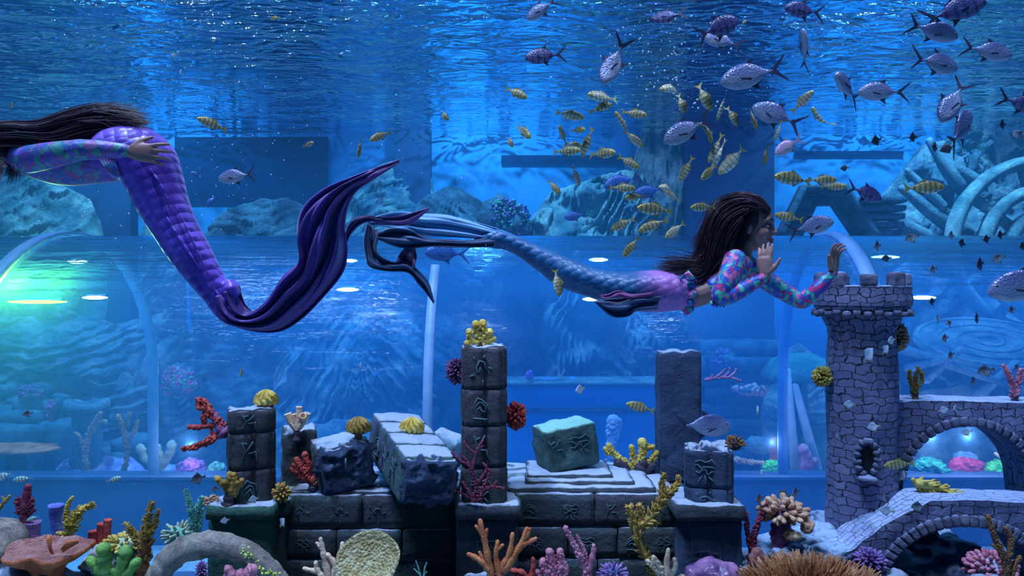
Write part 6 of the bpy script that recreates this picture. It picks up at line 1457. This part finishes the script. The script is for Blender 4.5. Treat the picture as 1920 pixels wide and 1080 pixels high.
body_tube(b, armR1, Y1, 1, 16); body_tube(b, armL1, Y1, 1, 16)
wr = at(1435, 516, Y1 - .19); hand(b, wr, Vector((-.02, .05, 1)), Vector((.75, -.65, 0)), Vector((.65, .75, 0)), .168, (6, 8, 8), 3)
wl = at(1563, 510, Y1); hand(b, wl, Vector((.05, .03, 1)), Vector((-.85, -.5, .0)), Vector((.5, -.85, 0)), .172, (14, 22, 24), 5)
head(b, hc1, Rh)
b.build('body', M_skin, w1, mods=REM(.0042, 5))
facebits(w1, hc1, Rh)
b = MB()
body_tube(b, [(1330, 542, 28, 0, 1.5), (1352, 528, 29, 0, 1.52), (1372, 509, 28, 0, 1.62), (1388, 491, 23, 0, 1.72), (1392, 484, 17, 0, 1.5)], Y1, 1.5)
gr = lambda pts, g_: [(p[0], p[1], p[2] + g_, p[3], p[4]) for p in pts]
body_tube(b, gr(armR1, 1.8), Y1, 1, 18); body_tube(b, gr(armL1, 1.8), Y1, 1, 18)
b.build('printed_top', M_suit1, w1, mods=REM(.005, 3))
b = MB()
for k in range(9):
    x = 1334 + k * 3.2; b.tube([at(x, 566, Y1 - .19 + .02 * math.sin(k)), at(x + 1, 573 + 3 * (k % 2), Y1 - .2)], [m_(3.5, Y1), m_(1.2, Y1)], 6)
b.build('elbow_frill', M_suit1, w1)
M_tail1 = tailmat('blue_tail_cloth', '0b4478', '14669c', accent='b070c0', ax=m_(1205 - 1300, Y1), sc=26)
b = MB()
body_tube(b, [(1292, 553, 28, 0, 1.35), (1278, 550, 32, 0, 1.35), (1245, 546, 39, 0, 1.3), (1205, 546, 39, 0, 1.25), (1160, 542, 33, 0, 1.25), (1110, 530, 28, 0, 1.25), (1060, 512, 28, 0, 1.2), (1015, 486, 22, 0, 1.2), (980, 466, 17, 0, 1.15), (950, 452, 17, 0, 1.1), (930, 448, 19, 0, 1.1), (908, 449, 13, 0, 1.1), (892, 452, 7, 0, 1.1)], Y1, 1.2, 28)
tl = b.build('mermaid_tail', M_tail1, w1, mods=[('SUBSURF', {'levels': 1, 'render_levels': 1})])
b = MB()
for k in range(12):
    a = 2 * PI * k / 12; p = at(1288, 551, Y1) + Vector((0, math.cos(a) * .115, math.sin(a) * .085)); b.ball(p, (.022, .02, .02), 8, 6, rough=.4, seed=k)
b.tube([at(1276, 522, Y1 - .1), at(1290, 513, Y1 - .13), at(1304, 526, Y1 - .12), at(1290, 530, Y1 - .13)], [.008, .018, .014, .006], 8, rough=.3)
b.build('waist_bow', M_suit1, tl)
veil = finclothmat('translucent_blue_fin', '3a8cdc', 'a8dcff', .92, 22); darkfin = finclothmat('dark_blue_fin', '0c2450', '1f4c84', 1, 10)
ribbon([(938, 430), (885, 414), (835, 402), (795, 400), (745, 397), (700, 408), (688, 418)], [(915, 450), (872, 446), (830, 444), (790, 440), (750, 430), (715, 424), (690, 421)], Y1 - .02, folds=2, amp=.015).build('fin_veil', veil, tl, mods=SOL(.003))
ribbon([(930, 444), (880, 450), (830, 448), (800, 446), (768, 431), (735, 428), (708, 440)], [(925, 462), (880, 464), (830, 463), (800, 463), (768, 466), (738, 461), (710, 449)], Y1 - .05, folds=1.5, amp=.025, m=18).build('lower_fin', darkfin, tl, mods=SOL(.004))
ribbon([(688, 417), (681, 450), (685, 480), (692, 500), (725, 508), (765, 511), (785, 532), (798, 547), (813, 569)], [(702, 428), (710, 447), (707, 466), (716, 481), (738, 491), (762, 490), (786, 509), (803, 530), (814, 566)], Y1 - .05, folds=1.5, amp=.03, ph=1, m=16).build('hanging_fin', darkfin, tl, mods=SOL(.004))
ribbon([(762, 462), (750, 474), (744, 492)], [(777, 460), (781, 484), (778, 506)], Y1 - .04, n=16, m=10, folds=1, amp=.02).build('hanging_fin', finclothmat('plum_fin', '2c1a50', '5a3470', 1, 6), tl, mods=SOL(.004))
ribbon([(705, 430), (695, 436), (690, 446)], [(722, 436), (712, 447), (704, 456)], Y1 - .05, n=10, m=8, folds=1, amp=.01).build('hanging_fin', darkfin, tl, mods=SOL(.004))
ribbon([(1238, 556), (1195, 556), (1160, 560), (1130, 562), (1114, 566)], [(1232, 580), (1196, 582), (1176, 593), (1145, 592), (1117, 568)], Y1 - .16, n=40, m=14, folds=1.5, amp=.02, ph=2).build('hip_fin', darkfin, tl, mods=SOL(.005))
ribbon([(1225, 548), (1185, 552), (1160, 545), (1140, 552), (1126, 554)], [(1220, 556), (1185, 562), (1158, 556), (1140, 560), (1128, 560)], Y1 - .17, n=40, m=8, folds=1, amp=.015, ph=1).build('hip_fin', finclothmat('pink_edge_fin', '5a2c6c', 'b84c94', 1, 4), tl, mods=SOL(.004))
hair(w1, Y1, [([(1440, 398), (1418, 378), (1380, 378), (1345, 398), (1325, 440), (1310, 480)], 5.5, 46, 6, .09), ([(1425, 388), (1392, 382), (1352, 405), (1335, 450), (1325, 500), (1290, 512)], 6, 46, 8, .10),
     ([(1400, 392), (1372, 410), (1352, 450), (1345, 490), (1335, 520)], 7, 46, 9, .10), ([(1390, 410), (1372, 440), (1362, 475), (1350, 500)], 7, 36, 8, .10), ([(1345, 470), (1320, 498), (1285, 500), (1240, 502)], 2.2, 26, 6, .08), ([(1360, 480), (1330, 510), (1300, 528)], 3, 22, 8, .08),
     ([(1438, 396), (1420, 392), (1402, 415), (1392, 450), (1385, 470)], 5, 18, 3, .085)], M_hair, 3)
b = MB(); b.ball(hc1 + Rh @ Vector((-.028, 0, .042)), (.096, .086, .094), 30, 20, rot=Rh, rough=.05); 
b.build('hair_cap', M_hair, w1)

# ---- swimmer in the purple tail, leaving at the left edge
Y2 = 3.05
w2 = empty('person', at(150, 310, Y2), 'long-haired woman in a multicoloured top and flowing purple mermaid tail at the left edge', 'person')
Rh2 = Matrix.Rotation(R_(180), 3, 'Z') @ Matrix.Rotation(R_(28), 3, 'Y')
hc2 = at(-22, 292, Y2)
b = MB()
torso2 = [(250, 296, 40, 0, 1.3), (205, 300, 35, 0, 1.3), (165, 306, 37, 0, 1.3), (120, 306, 40, 0, 1.3), (80, 300, 37, 0, 1.4), (48, 298, 28, 0, 1.5), (25, 294, 20, 0, 1.1), (2, 292, 20, 0, 1.0)]
body_tube(b, torso2, Y2, 1.3)
body_tube(b, [(250, 296, 36, 0, 1.4), (300, 370, 28, 0, 1.4), (360, 480, 20, 0, 1.3), (405, 550, 14, 0, 1.2)], Y2, 1.3)
armR2 = [(52, 300, 22, -.17, 1), (90, 292, 21, -.22, 1), (140, 283, 17, -.24, 1), (150, 281, 16.5, -.24, 1), (195, 281, 14, -.24, 1), (238, 283, 9.5, -.23, 1)]
armL2 = [(52, 300, 22, .17, 1), (100, 322, 18, .2, 1), (150, 322, 15, .2, 1), (200, 305, 10, .2, 1)]
body_tube(b, armR2, Y2, 1, 16); body_tube(b, armL2, Y2, 1, 16)
hand(b, at(243, 284, Y2 - .23), Vector((1, .02, -.08)), Vector((0, -.2, 1)), Vector((0, 1, 0)), .16, (8, 16, 18), 9)
hand(b, at(205, 303, Y2 + .2), Vector((1, 0, .2)), Vector((0, .2, 1)), Vector((0, -1, 0)), .16, (8, 16, 18), 6)
head(b, hc2, Rh2)
b.build('body', M_skin, w2, mods=REM(.0045, 5))
facebits(w2, hc2, Rh2)
b = MB()
body_tube(b, gr([(212, 302, 36, 0, 1.3)] + torso2[2:6] + [(36, 296, 22, 0, 1.4)], 2.2), Y2, 1.3, 26)
body_tube(b, gr(armR2, 2), Y2, 1, 18); body_tube(b, gr(armL2, 2), Y2, 1, 18)
b.build('printed_top', M_suit2, w2, mods=REM(.005, 3))
b = MB()
for k in range(5):
    b.tube([at(182 + 7 * k, 290, Y2 - .12), at(196 + 5 * k, 312, Y2 - .145), at(214 + 3 * k, 330, Y2 - .13)], [m_(3, Y2), m_(3.5, Y2), m_(1.5, Y2)], 6)
b.build('side_frill', M_suit2, w2)
M_tail2 = tailmat('purple_tail_cloth', '4c2aa8', '7c50d8', sc=24, bumps=1.0)
b = MB()
body_tube(b, [(196, 290, 40, 0, 1.3), (212, 290, 48, 0, 1.3), (245, 288, 53, 0, 1.3), (272, 300, 54, 0, 1.3), (288, 335, 50, 0, 1.3), (305, 380, 45, 0, 1.25), (327, 425, 40, 0, 1.2), (355, 472, 37, 0, 1.2), (385, 518, 31, 0, 1.15), (408, 552, 26, 0, 1.1), (424, 580, 23, 0, 1), (440, 600, 16, 0, .9)], Y2, 1.2, 30)
b.ball(at(436, 540, Y2 - .02), (m_(13, Y2), .05, m_(19, Y2)), 16, 10, rot=Matrix.Rotation(R_(-20), 3, 'Y'), rough=.15)
# gathered creases running down the thighs
tl2 = b.build('mermaid_tail', M_tail2, w2, mods=REM(.008, 6))
b = MB()
for k, (pth, r) in enumerate([([(262, 318, -.115), (285, 350, -.118), (305, 395, -.108)], 2.6), ([(272, 305, -.125), (300, 345, -.12), (322, 400, -.103)], 3.0), ([(300, 385, -.105), (335, 445, -.098), (372, 500, -.085)], 3.2), ([(330, 385, -.09), (358, 445, -.09), (392, 520, -.075)], 2.8), ([(392, 530, -.06), (415, 560, -.055), (440, 595, -.045)], 3)]):
    b.tube([at(x, y, Y2 + d) for x, y, d in spline(pth, 14)], [m_(r, Y2) * math.sin(PI * (i + .6) / 14.5) for i in range(14)], 8)
b.build('cloth_fold', M_tail2, tl2)
pf = finclothmat('purple_fin_cloth', '2a1058', '6a3cb0', 1, 12); pf2 = finclothmat('plum_fin_cloth', '4a1f6c', '8c4fa8', 1, 5)
ribbon([(446, 540), (455, 572), (472, 584), (502, 560), (532, 512), (562, 480), (553, 430), (568, 388), (608, 357), (660, 335), (702, 318), (749, 300)],
       [(398, 568), (420, 604), (465, 620), (520, 622), (562, 600), (602, 560), (640, 512), (650, 470), (646, 420), (664, 366), (702, 336), (749, 305)], Y2, n=120, m=44, folds=3.2, amp=.035, bow=.05).build('main_fin', pf, tl2, mods=SOL(.005))
ribbon([(640, 480, .01), (646, 440), (658, 415), (682, 404), (712, 407), (752, 404), (804, 390)], [(648, 490, .01), (652, 452), (668, 428), (692, 415), (716, 418), (764, 421), (804, 393)], Y2 + .02, n=60, m=14, folds=1.5, amp=.02).build('side_fin', pf2, tl2, mods=SOL(.004))
ribbon([(656, 346, -.02), (672, 330, -.02), (705, 314, -.02), (747, 300)], [(657, 350, -.02), (682, 347, -.02), (712, 326, -.02), (749, 305)], Y2 - .01, n=24, m=8, folds=1, amp=.012).build('fin_tip', pf2, tl2, mods=SOL(.004))
hair(w2, Y2, [([(-40, 240), (20, 238), (70, 242), (130, 225), (180, 215), (235, 222), (268, 232)], 6, 60, 6, .10), ([(-30, 255), (30, 252), (90, 256), (150, 240), (205, 232), (250, 240)], 7, 60, 8, .11), ([(-30, 270), (20, 265), (80, 266), (140, 252), (185, 246)], 7, 44, 7, .11),
     ([(-20, 285), (10, 285), (30, 300), (22, 325)], 7, 26, 6, .09), ([(150, 228), (195, 232), (215, 250), (218, 266)], 2.4, 22, 9, .1)], M_hair, 5)
MB().ball(hc2 + Rh2 @ Vector((-.03, 0, .045)), (.098, .09, .096), 30, 20, rot=Rh2, rough=.05).build('hair_cap', M_hair, w2)
